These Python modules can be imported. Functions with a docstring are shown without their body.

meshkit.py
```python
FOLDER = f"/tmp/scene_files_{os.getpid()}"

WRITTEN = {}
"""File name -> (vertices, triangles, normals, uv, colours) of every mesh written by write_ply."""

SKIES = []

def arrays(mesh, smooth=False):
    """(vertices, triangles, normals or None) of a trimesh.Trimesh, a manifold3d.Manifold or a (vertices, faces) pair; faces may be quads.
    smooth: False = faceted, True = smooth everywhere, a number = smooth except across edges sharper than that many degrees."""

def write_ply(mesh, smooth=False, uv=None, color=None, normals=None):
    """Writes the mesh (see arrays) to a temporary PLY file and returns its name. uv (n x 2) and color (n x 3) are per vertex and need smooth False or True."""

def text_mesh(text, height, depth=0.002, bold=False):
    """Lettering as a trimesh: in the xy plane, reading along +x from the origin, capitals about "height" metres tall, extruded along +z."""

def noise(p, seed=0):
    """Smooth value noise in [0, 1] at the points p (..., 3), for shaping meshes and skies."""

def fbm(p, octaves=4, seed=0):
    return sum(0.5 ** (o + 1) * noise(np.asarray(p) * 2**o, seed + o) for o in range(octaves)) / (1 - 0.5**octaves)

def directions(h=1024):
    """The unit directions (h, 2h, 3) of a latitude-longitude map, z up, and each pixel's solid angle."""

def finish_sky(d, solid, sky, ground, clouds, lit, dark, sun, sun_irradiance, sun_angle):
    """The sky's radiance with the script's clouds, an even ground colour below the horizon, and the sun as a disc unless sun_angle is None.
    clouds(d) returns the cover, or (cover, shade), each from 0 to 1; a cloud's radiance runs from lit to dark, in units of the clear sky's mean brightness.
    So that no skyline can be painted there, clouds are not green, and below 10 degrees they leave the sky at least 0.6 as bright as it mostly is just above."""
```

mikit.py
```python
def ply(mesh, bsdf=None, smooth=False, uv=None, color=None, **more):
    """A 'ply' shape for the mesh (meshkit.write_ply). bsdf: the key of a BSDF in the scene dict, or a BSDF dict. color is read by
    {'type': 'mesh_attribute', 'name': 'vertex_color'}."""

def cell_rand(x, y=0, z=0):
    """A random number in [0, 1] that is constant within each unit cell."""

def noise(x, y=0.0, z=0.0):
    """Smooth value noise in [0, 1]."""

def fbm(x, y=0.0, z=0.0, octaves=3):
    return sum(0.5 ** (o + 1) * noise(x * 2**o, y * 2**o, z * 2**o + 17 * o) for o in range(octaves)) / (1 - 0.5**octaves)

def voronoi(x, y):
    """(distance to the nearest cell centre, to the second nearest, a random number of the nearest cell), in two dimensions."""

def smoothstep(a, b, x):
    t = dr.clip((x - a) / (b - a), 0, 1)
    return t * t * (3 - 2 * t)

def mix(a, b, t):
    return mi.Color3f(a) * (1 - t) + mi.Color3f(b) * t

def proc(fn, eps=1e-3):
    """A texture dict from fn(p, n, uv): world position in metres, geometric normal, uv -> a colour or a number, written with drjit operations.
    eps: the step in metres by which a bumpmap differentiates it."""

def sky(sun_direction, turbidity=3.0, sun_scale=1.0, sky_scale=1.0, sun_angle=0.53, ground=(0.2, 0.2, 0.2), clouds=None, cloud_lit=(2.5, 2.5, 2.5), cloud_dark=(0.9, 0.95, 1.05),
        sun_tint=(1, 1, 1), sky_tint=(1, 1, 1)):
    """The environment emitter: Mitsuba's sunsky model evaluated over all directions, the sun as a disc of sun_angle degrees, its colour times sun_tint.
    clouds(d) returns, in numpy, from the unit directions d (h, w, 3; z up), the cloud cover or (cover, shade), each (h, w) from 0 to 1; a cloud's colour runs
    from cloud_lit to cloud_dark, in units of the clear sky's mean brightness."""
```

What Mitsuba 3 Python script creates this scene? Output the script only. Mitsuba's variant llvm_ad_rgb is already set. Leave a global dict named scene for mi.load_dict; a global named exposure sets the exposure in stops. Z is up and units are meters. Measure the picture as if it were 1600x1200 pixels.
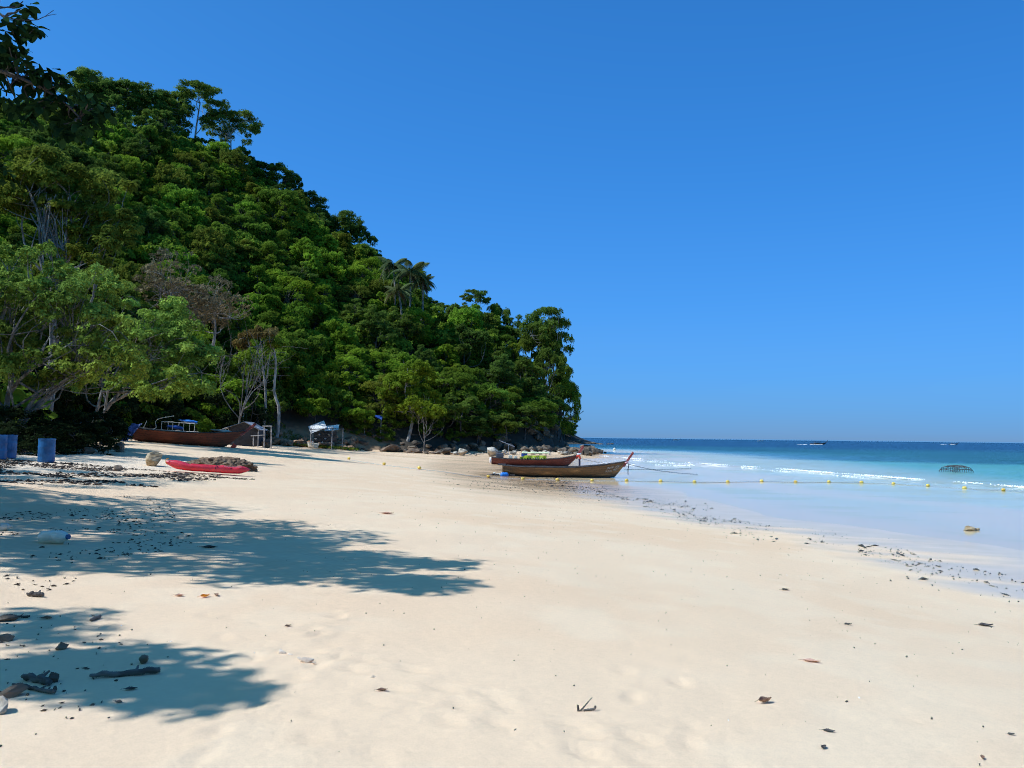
import math, random
import numpy as np, trimesh, mitsuba as mi, drjit as dr
import mikit, meshkit
from mikit import noise, fbm, voronoi, smoothstep, mix, cell_rand
from scipy.interpolate import RBFInterpolator, PchipInterpolator

T = mi.ScalarTransform4f
scene, labels = {}, {}

# ------------------------------------------------------------------ camera, sky, exposure
EYE, FPX = 2.7, 1230.0                                   # eye height above the sea, focal length in pixels of a 1600 px wide frame
PITCH, ROLL = math.atan(82.7 / FPX), math.atan(0.0121)
fw = np.array([0, math.cos(PITCH), math.sin(PITCH)])
rt0, up0 = np.array([1.0, 0, 0]), np.array([0, -math.sin(PITCH), math.cos(PITCH)])
cu = up0 * math.cos(ROLL) - rt0 * math.sin(ROLL)
cr = rt0 * math.cos(ROLL) + up0 * math.sin(ROLL)
scene['camera'] = {'type': 'perspective', 'fov': math.degrees(2 * math.atan(800 / FPX)), 'fov_axis': 'x', 'near_clip': 0.05, 'far_clip': 60000.0,
                   'to_world': T().look_at(origin=[0, 0, EYE], target=[0, float(fw[1]), EYE + float(fw[2])], up=cu.tolist())}
EL, AZ = math.radians(50), math.radians(16)               # the sun stands to the left, a little behind the camera
SUN = np.array([-math.cos(EL) * math.cos(AZ), -math.cos(EL) * math.sin(AZ), math.sin(EL)])


def haze_cover(d):                                        # thin sea haze all round the horizon, with a few faint wisps
    el = np.degrees(np.arcsin(np.clip(d[..., 2], -1, 1)))
    w = meshkit.fbm(np.stack([d[..., 0] * 3, d[..., 1] * 3, d[..., 2] * 26], -1), 4, 2)
    return np.clip(0.40 * np.exp(-np.maximum(el, 0) / 6.0) * (0.75 + 0.5 * w), 0, 1)


scene['sky'] = mikit.sky(SUN.tolist(), turbidity=6, sun_scale=1.40, sun_tint=(0.73, 0.985, 1.54), sky_tint=(0.26, 0.885, 1.46), clouds=haze_cover, cloud_lit=(0.78, 1.0, 1.36), cloud_dark=(0.8, 0.9, 1.2), ground=(0.07, 0.26, 0.42))
exposure = 1.5


def ray(px, py):
    return fw * FPX + cr * (px - 800) + cu * (600 - py)


def at(px, py, y):
    d = ray(px, py)
    return np.array([0, 0, EYE]) + d * (y / d[1])


def on(px, py, z=0.0):
    d = ray(px, py)
    return np.array([0, 0, EYE]) + d * ((z - EYE) / d[2])


# ------------------------------------------------------------------ helpers
def numbered(name):
    if name not in taken:
        taken.add(name)
        return name
    k = 1
    while f'{name}_{k:03d}' in taken:
        k += 1
    taken.add(f'{name}_{k:03d}')
    return f'{name}_{k:03d}'


taken = set()


def put(name, mesh, bsdf, parent=None, smooth=False, uv=None, m=None):
    key = numbered(f'{parent}__{name}' if parent else name)
    d = dict(mesh) if isinstance(mesh, dict) else mikit.ply(mesh, bsdf, smooth=smooth, uv=uv)
    if m is not None:
        d['to_world'] = m
    if isinstance(mesh, dict) and bsdf:
        d['bsdf'] = {'type': 'ref', 'id': bsdf}
    scene[key] = d
    return key


def tag(key, label, cat=None, group=None, kind=None):
    d = {}
    if label: d['label'] = label
    if cat: d['category'] = cat
    if group: d['group'] = group
    if kind: d['kind'] = kind
    labels[key] = d
    return key


def thing(name, label, cat, group=None):
    key = numbered(name)
    return tag(key, label, cat, group)


def xf(loc=(0, 0, 0), rz=0.0, ry=0.0, rx=0.0, s=1.0):
    s = [s] * 3 if np.isscalar(s) else s
    return T().translate([float(v) for v in loc]).rotate([0, 0, 1], math.degrees(rz)).rotate([0, 1, 0], math.degrees(ry)).rotate([1, 0, 0], math.degrees(rx)).scale([float(v) for v in s])


def join(ms):
    vs, fs, o = [], [], 0
    for m in ms:
        v, f = (m.vertices, m.faces) if hasattr(m, 'faces') else m
        vs.append(np.asarray(v)); fs.append(np.asarray(f) + o); o += len(v)
    return np.vstack(vs), np.vstack(fs)


def box(c, s, rz=0.0, ry=0.0, rx=0.0):
    """A box with chamfered edges."""
    s = np.asarray(s, float)
    b = min(s) * 0.12
    pts = []
    for k in range(3):
        h = s / 2 - b
        h[k] = s[k] / 2
        pts += [(x * h[0], y * h[1], z * h[2]) for x in (-1, 1) for y in (-1, 1) for z in (-1, 1)]
    m = trimesh.convex.convex_hull(np.array(pts))
    M = np.eye(4)
    for a, ax in ((rz, 'z'), (ry, 'y'), (rx, 'x')):
        if a: M = M @ trimesh.transformations.rotation_matrix(a, {'x': [1, 0, 0], 'y': [0, 1, 0], 'z': [0, 0, 1]}[ax])
    M[:3, 3] = c
    m.apply_transform(M)
    return m.vertices, m.faces


def tube(pts, rad, sides=6, cap=True):
    p = np.asarray(pts, float)
    r = np.broadcast_to(np.asarray(rad, float), (len(p),))
    t = np.gradient(p, axis=0)
    t /= np.linalg.norm(t, axis=1, keepdims=True) + 1e-12
    ref = np.array([0.31, 0.2, 0.93]) if abs(t[:, 2]).mean() < 0.8 else np.array([0.9, 0.37, 0.1])
    a = np.cross(t, ref); a /= np.linalg.norm(a, axis=1, keepdims=True) + 1e-12
    b = np.cross(t, a)
    ang = np.arange(sides) * 2 * np.pi / sides
    v = (p[:, None] + r[:, None, None] * (np.cos(ang)[None, :, None] * a[:, None] + np.sin(ang)[None, :, None] * b[:, None])).reshape(-1, 3)
    i, j = np.meshgrid(np.arange(len(p) - 1), np.arange(sides), indexing='ij')
    A, B = i * sides + j, i * sides + (j + 1) % sides
    f = np.vstack([np.stack([A, A + sides, B + sides], -1).reshape(-1, 3), np.stack([A, B + sides, B], -1).reshape(-1, 3)])
    if cap:
        n = len(v)
        v = np.vstack([v, p[:1], p[-1:]])
        j = np.arange(sides); e = (len(p) - 1) * sides
        f = np.vstack([f, np.stack([j * 0 + n, j, (j + 1) % sides], -1), np.stack([j * 0 + n + 1, e + (j + 1) % sides, e + j], -1)])
    return v, f


def curve(pts, n):
    """Smooth curve through the points."""
    p = np.asarray(pts, float)
    s = np.concatenate([[0], np.cumsum(np.linalg.norm(np.diff(p, axis=0), axis=1))])
    return PchipInterpolator(s, p)(np.linspace(0, s[-1], n))


def lathe(prof, n=28):
    p = np.asarray(prof, float)
    ang = np.arange(n) * 2 * np.pi / n
    v = np.stack([p[:, None, 0] * np.cos(ang), p[:, None, 0] * np.sin(ang), np.repeat(p[:, 1:2], n, 1)], -1).reshape(-1, 3)
    i, j = np.meshgrid(np.arange(len(p) - 1), np.arange(n), indexing='ij')
    A, B = i * n + j, i * n + (j + 1) % n
    return v, np.vstack([np.stack([A, B, B + n], -1).reshape(-1, 3), np.stack([A, B + n, A + n], -1).reshape(-1, 3)])


def grid_faces(nu, nv):
    i, j = np.meshgrid(np.arange(nu - 1), np.arange(nv - 1), indexing='ij')
    A = i * nv + j
    return np.vstack([np.stack([A, A + nv, A + nv + 1], -1).reshape(-1, 3), np.stack([A, A + nv + 1, A + 1], -1).reshape(-1, 3)])


def rock(seed, sub=3, rough=0.35, cut=9):
    """A boulder: a ball cut by random planes, then roughened."""
    g = np.random.default_rng(seed)
    m = trimesh.creation.icosphere(subdivisions=sub)
    v = m.vertices.copy()
    for _ in range(cut):
        n = g.normal(size=3); n /= np.linalg.norm(n)
        d = g.uniform(0.35, 0.78)
        h = v @ n
        v -= np.where(h > d, (h - d) * 0.92, 0)[:, None] * n
    k = meshkit.fbm(v * 1.7 + seed * 3.1, 4, seed) - 0.5
    return v * (1 + rough * k)[:, None], m.faces


# ------------------------------------------------------------------ materials
def P(name, color, rough=0.6, **k):
    c = color if isinstance(color, dict) else {'type': 'rgb', 'value': list(color)}
    scene[name] = {'type': 'twosided', 'b': {'type': 'principled', 'base_color': c, 'roughness': rough, **k}}


def vary(c1, c2, scale, oct=3, sharp=(0.3, 0.7), stretch=(1, 1, 1)):
    def f(p, n, uv):
        return mix(c1, c2, smoothstep(sharp[0], sharp[1], fbm(p.x * scale * stretch[0], p.y * scale * stretch[1], p.z * scale * stretch[2], oct)))
    return mikit.proc(f)


def leafmat(name, c1, c2, trans=1.0, patch=0.42, rough=0.55):
    def f(p, n, uv):
        k = fbm(p.x * 0.13, p.y * 0.13, p.z * 0.13, 2)
        m = noise(p.x * 0.7, p.y * 0.7, p.z * 0.7)
        h = noise(p.x * 0.21 + 5, p.y * 0.21, p.z * 0.21) - 0.5
        return mi.Color3f(1 + 0.45 * h, 1 + 0.08 * h, 1 - 0.35 * h) * mix(c1, c2, dr.clip(uv.x * 0.35 + uv.y * 0.5 + (m - 0.5) * 0.5 + 0.05, 0, 1)) * (0.72 + 0.5 * uv.y) * (1 + patch * (2 * k - 1))
    scene[name] = {'type': 'principledthin', 'base_color': mikit.proc(f), 'roughness': rough, 'diff_trans': trans, 'eta': 1.4}


leafmat('leaf_mid', (0.096, 0.159, 0.018), (0.253, 0.354, 0.038))
leafmat('leaf_bright', (0.122, 0.216, 0.018), (0.316, 0.455, 0.040))
leafmat('leaf_dark', (0.078, 0.127, 0.023), (0.188, 0.265, 0.040))
leafmat('leaf_olive', (0.120, 0.144, 0.019), (0.244, 0.281, 0.038))
leafmat('leaf_yellow', (0.110, 0.167, 0.013), (0.248, 0.315, 0.028))
leafmat('leaf_light', (0.125, 0.195, 0.026), (0.400, 0.490, 0.080), trans=0.42, rough=0.38)
leafmat('leaf_brown', (0.165, 0.118, 0.058), (0.280, 0.220, 0.115), trans=0.3)
leafmat('leaf_rust', (0.130, 0.085, 0.030), (0.230, 0.165, 0.050), trans=0.4)
leafmat('leaf_palm', (0.104, 0.144, 0.048), (0.247, 0.275, 0.114), trans=0.4)
leafmat('leaf_dead', (0.20, 0.15, 0.09), (0.32, 0.25, 0.15), trans=0.2)
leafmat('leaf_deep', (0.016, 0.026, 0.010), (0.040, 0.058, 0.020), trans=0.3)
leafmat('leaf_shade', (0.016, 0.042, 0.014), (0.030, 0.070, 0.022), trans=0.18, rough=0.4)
P('bark', vary((0.13, 0.105, 0.085), (0.30, 0.26, 0.21), 6.0, stretch=(1, 1, 0.35)), 0.85)
P('bark_pale', vary((0.22, 0.19, 0.15), (0.46, 0.41, 0.34), 5.0, stretch=(1, 1, 0.4)), 0.85)
P('bark_dark', vary((0.05, 0.042, 0.036), (0.13, 0.11, 0.09), 6.0, stretch=(1, 1, 0.4)), 0.9)
P('rock_pale', vary((0.13, 0.105, 0.07), (0.60, 0.50, 0.36), 1.7, 4), 0.9)
P('rock_dark', vary((0.062, 0.044, 0.027), (0.20, 0.145, 0.090), 1.6, 4), 0.9)
P('rock_brown', vary((0.075, 0.046, 0.026), (0.23, 0.150, 0.088), 2.0, 4), 0.9)
P('rock_rust', vary((0.15, 0.075, 0.035), (0.40, 0.235, 0.125), 2.0, 4), 0.9)
P('rock_tan', vary((0.27, 0.175, 0.080), (0.47, 0.34, 0.19), 6.0, 4), 0.9)
for m_ in ('rock_pale', 'rock_dark', 'rock_brown', 'rock_tan'):
    b_ = scene[m_].pop('b')
    scene[m_]['b'] = {'type': 'bumpmap', 'arbitrary': mikit.proc(lambda p, n, uv: 0.16 * fbm(p.x * 3.0, p.y * 3.0, p.z * 6.0, 4), 0.02), 'scale': 1.0, 'b': b_}
P('sandstone', vary((0.55, 0.39, 0.25), (0.70, 0.54, 0.38), 30.0, 3), 0.95)
P('driftwood', vary((0.07, 0.055, 0.042), (0.17, 0.14, 0.11), 25.0, 3, stretch=(0.4, 1, 1)), 0.9)
P('white_paint', vary((0.64, 0.58, 0.47), (0.82, 0.76, 0.62), 3.0), 0.5)
P('white_plastic', vary((0.60, 0.53, 0.38), (0.84, 0.75, 0.56), 9.0), 0.4)
P('grey_metal', (0.55, 0.56, 0.57), 0.4, metallic=0.6)
P('engine_grey', (0.10, 0.10, 0.105), 0.5, metallic=0.3)
P('blue_plastic', vary((0.006, 0.065, 0.17), (0.014, 0.120, 0.29), 4.0), 0.42)
P('blue_can', (0.03, 0.20, 0.55), 0.4)
P('blue_tarp', vary((0.015, 0.045, 0.20), (0.03, 0.10, 0.36), 3.0), 0.5)
P('sky_tarp', vary((0.02, 0.16, 0.50), (0.04, 0.24, 0.62), 3.0), 0.5)
P('dark_tarp', vary((0.012, 0.013, 0.017), (0.03, 0.032, 0.04), 3.0), 0.6)
P('lime_tarp', vary((0.42, 0.56, 0.02), (0.58, 0.70, 0.05), 4.0), 0.5)
P('pale_yellow', (0.76, 0.80, 0.42), 0.6)
P('black', (0.012, 0.012, 0.014), 0.6)
P('red_kayak', vary((0.62, 0.022, 0.035), (0.74, 0.045, 0.060), 2.5), 0.38, clearcoat=0.2)
P('kayak_scuff', (0.80, 0.33, 0.32), 0.6)
P('orange_ribbon', (0.85, 0.10, 0.05), 0.7)
P('pink_ribbon', (0.80, 0.42, 0.42), 0.7)
P('white_ribbon', (0.82, 0.78, 0.76), 0.7)
P('navy_ribbon', (0.012, 0.014, 0.045), 0.7)
P('yellow_float', vary((0.72, 0.42, 0.05), (0.88, 0.62, 0.12), 5.0), 0.45)
P('rope', (0.10, 0.10, 0.11), 0.9)
P('rope_pale', (0.45, 0.45, 0.40), 0.9)
P('orange_petal', (0.85, 0.30, 0.01), 0.6)
P('dry_leaf', vary((0.16, 0.075, 0.040), (0.34, 0.19, 0.11), 40.0), 0.7)
P('pink_leaf', vary((0.45, 0.20, 0.11), (0.60, 0.34, 0.22), 40.0), 0.7)
P('dark_leaf', vary((0.045, 0.034, 0.026), (0.11, 0.085, 0.065), 40.0), 0.8)
P('litter', vary((0.035, 0.026, 0.020), (0.12, 0.09, 0.065), 3.0, 4), 0.9)
P('weed', vary((0.035, 0.036, 0.034), (0.10, 0.095, 0.080), 3.0, 4), 0.8)
P('shell_white', (0.78, 0.76, 0.72), 0.6)
P('foam', (0.84, 0.80, 0.70), 0.9)
P('wood_post', vary((0.20, 0.18, 0.155), (0.40, 0.37, 0.33), 5.0), 0.85)
P('wood_dark', vary((0.045, 0.038, 0.032), (0.12, 0.10, 0.085), 5.0), 0.85)
P('tin_white', vary((0.52, 0.48, 0.41), (0.80, 0.75, 0.64), 1.6, 4), 0.45)
P('tin_grey', vary((0.20, 0.19, 0.18), (0.42, 0.40, 0.38), 1.6, 4), 0.5)


def hullwood(c1, c2, c3, streak=1.0):
    def f(p, n, uv):                                      # uv.x: metres along the hull, uv.y: height on the side; planks, grain and wear belong to the wood
        g = fbm(uv.x * 1.3, uv.y * 26.0, 3.0, 3)
        w = smoothstep(0.45, 0.75, fbm(uv.x * 0.8 + 9, uv.y * 4.0, 1.0, 4))
        board = cell_rand(dr.floor(uv.y * 6), dr.floor(uv.x / 1.7 + cell_rand(dr.floor(uv.y * 6), 5) * 3))
        c = mix(c1, c2, dr.clip(g * 0.7 + board * 0.35 - 0.05, 0, 1))
        c = mix(c, c3, w * 0.75 * streak)
        e = dr.abs(dr.abs(uv.y * 6 - dr.floor(uv.y * 6)) - 0.5)
        c = mix(c, (0.03, 0.022, 0.016), smoothstep(0.42, 0.49, e) * 0.75)
        rib = dr.abs(uv.x / 0.55 - dr.floor(uv.x / 0.55) - 0.5)
        c = mix(c, (0.04, 0.03, 0.02), smoothstep(0.46, 0.49, rib) * smoothstep(0.55, 0.7, uv.y) * 0.5 * noise(uv.x * 0.4, 2.0) * streak)
        foul = smoothstep(0.42, 0.12, uv.y + 0.15 * noise(uv.x * 2.0, 4.0))
        return mix(c, (0.035, 0.032, 0.026), foul * 0.7 * streak)
    return mikit.proc(f)


P('hull_brown', hullwood((0.150, 0.076, 0.028), (0.285, 0.150, 0.062), (0.50, 0.260, 0.095)), 0.65)
P('hull_red', hullwood((0.150, 0.034, 0.024), (0.230, 0.055, 0.036), (0.30, 0.090, 0.055), 0.6), 0.55)
P('hull_rust', hullwood((0.22, 0.050, 0.024), (0.36, 0.090, 0.040), (0.48, 0.145, 0.06), 0.6), 0.6)
P('gunwale_dark', vary((0.030, 0.024, 0.020), (0.075, 0.060, 0.050), 4.0), 0.6)
P('prow_red', vary((0.28, 0.050, 0.040), (0.42, 0.100, 0.075), 5.0), 0.55)
P('inner_wood', vary((0.13, 0.10, 0.075), (0.26, 0.21, 0.16), 4.0, stretch=(0.3, 1, 1)), 0.8)
P('letter', (0.58, 0.53, 0.44), 0.7)
P('letter_faint', (0.42, 0.22, 0.17), 0.7)


# ------------------------------------------------------------------ lie of the land
SHORE = np.array([(13.5, -25), (12.0, -8), (10.6, 4), (9.3, 14.3), (8.0, 19.5), (7.4, 26), (5.9, 34), (4.4, 41), (3.0, 47), (3.4, 54), (5.0, 62), (6.4, 74), (7.6, 88), (9.5, 103), (13.5, 118), (15.0, 135), (12, 160), (0, 185), (-40, 210), (-120, 240)], float)
SHORE = curve(np.c_[SHORE, np.zeros(len(SHORE))], 240)[:, :2]


from scipy.spatial import cKDTree
from scipy.ndimage import map_coordinates
_sd = curve(np.c_[SHORE, np.zeros(len(SHORE))], 6000)[:, :2]
_sn = np.gradient(_sd, axis=0); _sn = np.stack([_sn[:, 1], -_sn[:, 0]], -1) / np.linalg.norm(_sn, axis=1, keepdims=True)
_st = cKDTree(_sd)


def shore_dist(x, y):
    """Distance from the waterline, positive on the seaward side."""
    p = np.stack([np.ravel(x), np.ravel(y)], -1)
    d, i = _st.query(p, workers=-1)
    return (d * np.where(((p - _sd[i]) * _sn[i]).sum(1) < 0, -1.0, 1.0)).reshape(np.shape(x))


land = [(0, 0, 1.10), (0, 4, 1.10), (-3, 5, 1.10), (3, 5, 0.98), (5, 10, .52), (0, 10, 1.0), (-5, 8, 1.13), (-9, 8, 1.33), (-6, 14, 1.12), (0, 16, .86), (4, 18, .46), (-12, 19, 1.42), (-3, 24, .86), (3, 28, .27),
        (-11, 29, 1.20), (-16.6, 28, 1.62), (-22, 26, 1.9), (-14, 33, 1.36), (-9.8, 29.2, 1.10), (-3, 34, .55), (0, 40, .18), (-6, 42, .68), (-15, 45, 1.35), (-19, 59, 1.52), (-28, 60, 2.05), (-10, 55, .75), (-5, 50, .48), (-2, 50, .12), (0, 54, .06),
        (-3, 60, .22), (-10, 70, .65), (0, 66, .09), (3, 72, .06), (-2, 78, .25), (-24.6, 82, 1.55), (-18, 93, .85), (-8, 95, .55), (-3, 96, .38), (2, 88, .25), (4, 98, .45), (7, 108, .6), (10, 122, .6),
        (-18, 93, .85), (-22, 75, 1.35), (-14, 82, .85), (-30, 50, 2.2), (-32, 80, 2.4), (-20, 105, 1.6), (-5, 110, 1.3), (2, 125, 1.6), (6, 150, 1.6), (-30, 30, 2.4), (-24, 8, 2.2), (-16, 5, 1.8), (-12, -4, 1.6), (-24, -15, 2.2), (-6, -6, 1.35), (0, -10, 1.15), (6, -6, .6), (0, -25, 1.2), (9, -25, .4), (-15, -25, 1.8), (-60, 0, 3), (-60, 60, 3), (-60, 120, 3)]
seab = []
for k in range(0, len(SHORE), 12):
    t = SHORE[min(k + 1, len(SHORE) - 1)] - SHORE[max(k - 1, 0)]
    n = np.array([t[1], -t[0]]) / np.linalg.norm(t)
    for s, z in ((0, 0.0), (4, -.02), (9, -.04), (16, -.09), (25, -.28), (42, -.9), (75, -1.8), (140, -3.2)):
        q = SHORE[k] + n * s
        if abs(shore_dist(q[0], q[1]) - s) < 2 + 0.2 * s:
            seab.append((q[0], q[1], z))
ctrl = np.array(land + seab)
ctrl = ctrl[np.unique(np.round(ctrl[:, :2], 1), axis=0, return_index=True)[1]]
_rbf = RBFInterpolator(ctrl[:, :2], ctrl[:, 2], kernel='linear', smoothing=0.02)
_bx, _by = np.arange(-96, 230, 2.0), np.arange(-66, 310, 2.0)
_bz = _rbf(np.stack(np.meshgrid(_bx, _by, indexing='ij'), -1).reshape(-1, 2)).reshape(len(_bx), len(_by))


def ground(x, y):
    x, y = np.asarray(x, float), np.asarray(y, float)
    s = shore_dist(x, y)
    z = map_coordinates(_bz, [(np.clip(x, -90, 220) + 96) / 2, (np.clip(y, -60, 300) + 66) / 2], order=3)
    z = np.where(s > 60, np.minimum(z, -1.2 - 0.02 * (s - 60)), z)
    zero = np.zeros_like(x)
    n1 = meshkit.fbm(np.stack([x * 0.12, y * 0.12, zero], -1), 3, 3) - 0.5
    n2 = meshkit.fbm(np.stack([x * 0.7, y * 0.7, zero], -1), 3, 5) - 0.5
    flat = np.exp(-((s - 9) / 9.0) ** 2)                   # sand bars and pools on the tidal flat
    bars = np.sin(s * 0.62 + 5 * n1) * 0.042 * flat
    bank = 1 / (1 + np.exp(-(-x - 7.5 - 0.22 * y) / 1.2)) * (y < 40)   # churned sand of the left bank
    dry = np.clip((-s - 1) / 5, 0, 1)
    z = z + bars + 0.05 * n1 * dry + (0.035 * dry + 0.10 * bank) * n2
    return z


def gz(x, y):
    return float(ground(np.array([x]), np.array([y]))[0])


def axis(spans):
    out = []
    for a, b, n in spans:
        out.append(np.linspace(a, b, n, endpoint=False))
    return np.append(np.concatenate(out), spans[-1][1])


xs = axis([(-90, -30, 40), (-30, -16, 60), (-16, -8, 110), (-8, 6, 260), (6, 14, 130), (14, 40, 70), (40, 220, 60)])
ys = axis([(-40, 0, 40), (0, 3, 25), (3, 12, 180), (12, 24, 170), (24, 50, 190), (50, 110, 160), (110, 300, 70)])
X, Y = np.meshgrid(xs, ys, indexing='ij')
Z = ground(X, Y)
rng = np.random.default_rng(5)
# footprints and small scuffs in the dry sand
steps = []
for (px0, py0, px1, py1, n) in ((1000, 1190, 480, 1010, 13), (560, 1195, 350, 960, 10), (300, 1190, 520, 960, 9), (980, 1170, 700, 1090, 6), (1100, 1195, 1000, 1040, 6), (620, 1130, 520, 960, 7)):
    a, b = on(px0, py0, 1.08), on(px1, py1, 1.08)
    d = (b - a) / np.linalg.norm(b - a)
    for k in range(n):
        q = a + (b - a) * k / max(n - 1, 1) + np.array([-d[1], d[0], 0]) * (0.11 if k % 2 else -0.11) + rng.normal(0, .06, 3)
        steps.append((q[0], q[1], math.atan2(d[1], d[0]) + rng.normal(0, .2), rng.uniform(.6, 1.1)))
for (cx, cy, a, w) in steps:
    sel = (np.abs(X - cx) < 0.5) & (np.abs(Y - cy) < 0.5)
    u = (X[sel] - cx) * math.cos(a) + (Y[sel] - cy) * math.sin(a)
    v = -(X[sel] - cx) * math.sin(a) + (Y[sel] - cy) * math.cos(a)
    r = (u / 0.14) ** 2 + (v / 0.06) ** 2
    Z[sel] += w * (-0.016 * np.exp(-r * 1.1) + 0.009 * np.exp(-((np.sqrt(r) - 1.5) / 0.45) ** 2))
# the raised lip of sand at the left edge
lip = on(40, 775, 1.4)
Z += 0.22 * np.exp(-(((X - lip[0] + 0.9) / 1.9) ** 2 + ((Y - lip[1] - 0.4) / 0.9) ** 2))
nn = meshkit.fbm(np.stack([X * 5, Y * 5, X * 0], -1), 3, 9) - 0.5
Z += 0.008 * nn * (np.abs(Y - 8) < 14)


def sand_color(p, n, uv):
    big = fbm(p.x * 0.22, p.y * 0.22, 1.0, 3)
    mid = fbm(p.x * 1.4, p.y * 1.4, 2.0, 3)
    grain = noise(p.x * 160, p.y * 160, 0.0)
    c = mix((0.830, 0.578, 0.345), (0.805, 0.538, 0.312), smoothstep(0.35, 0.68, big))
    c = mix(c, (0.850, 0.625, 0.385), smoothstep(0.42, 0.75, mid) * 0.5)
    red = smoothstep(66.0, 82.0, p.y + 8 * big) * smoothstep(0.42, 0.56, fbm(p.x * 0.09, p.y * 0.5, 7.0, 3))
    c = mix(c, (0.62, 0.40, 0.22), red * 0.65)
    damp = smoothstep(0.62, 0.28, p.z + 0.3 * (fbm(p.x * 0.10, p.y * 0.55, 3.0, 4) - 0.5)) * smoothstep(25.0, 36.0, p.y - 0.4 * p.x)
    c = mix(c, mix((0.60, 0.385, 0.215), (0.46, 0.30, 0.17), smoothstep(0.42, 0.62, fbm(p.x * 0.16, p.y * 0.9, 5.0, 4))), damp * 0.85)
    soil = smoothstep(-11.0, -15.0, p.x - 0.10 * (p.y - 24) + 2.5 * (mid - 0.5)) * smoothstep(40.0, 34.0, p.y)
    c = mix(c, (0.82, 0.64, 0.44), soil * 0.6)
    fine = fbm(p.x * 28, p.y * 28, 6.0, 3)
    return c * (0.93 + 0.08 * grain + 0.07 * fine)


def wet_amount(p, n, uv):
    a = fbm(p.x * 0.55, p.y * 0.55, 4.0, 3)
    b = fbm(p.x * 0.35, p.y * 1.5, 9.0, 3)
    return smoothstep(0.24, 0.07, p.z + 0.16 * (a - 0.5) + 0.16 * (b - 0.5)) * smoothstep(8.0, 12.0, p.y)


def wet_color(p, n, uv):
    a = fbm(p.x * 0.8, p.y * 1.6, 4.0, 4)
    far = smoothstep(30.0, 46.0, p.y + 0.5 * p.x) * smoothstep(9.0, 4.0, p.x)
    c = mix((0.48, 0.335, 0.185), (0.58, 0.41, 0.235), a)
    weedy = smoothstep(0.45, 0.62, fbm(p.x * 1.1, p.y * 2.6, 2.0, 4))
    d = mix((0.44, 0.255, 0.120), (0.25, 0.150, 0.070), weedy)
    return mix(c, d, far)


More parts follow.
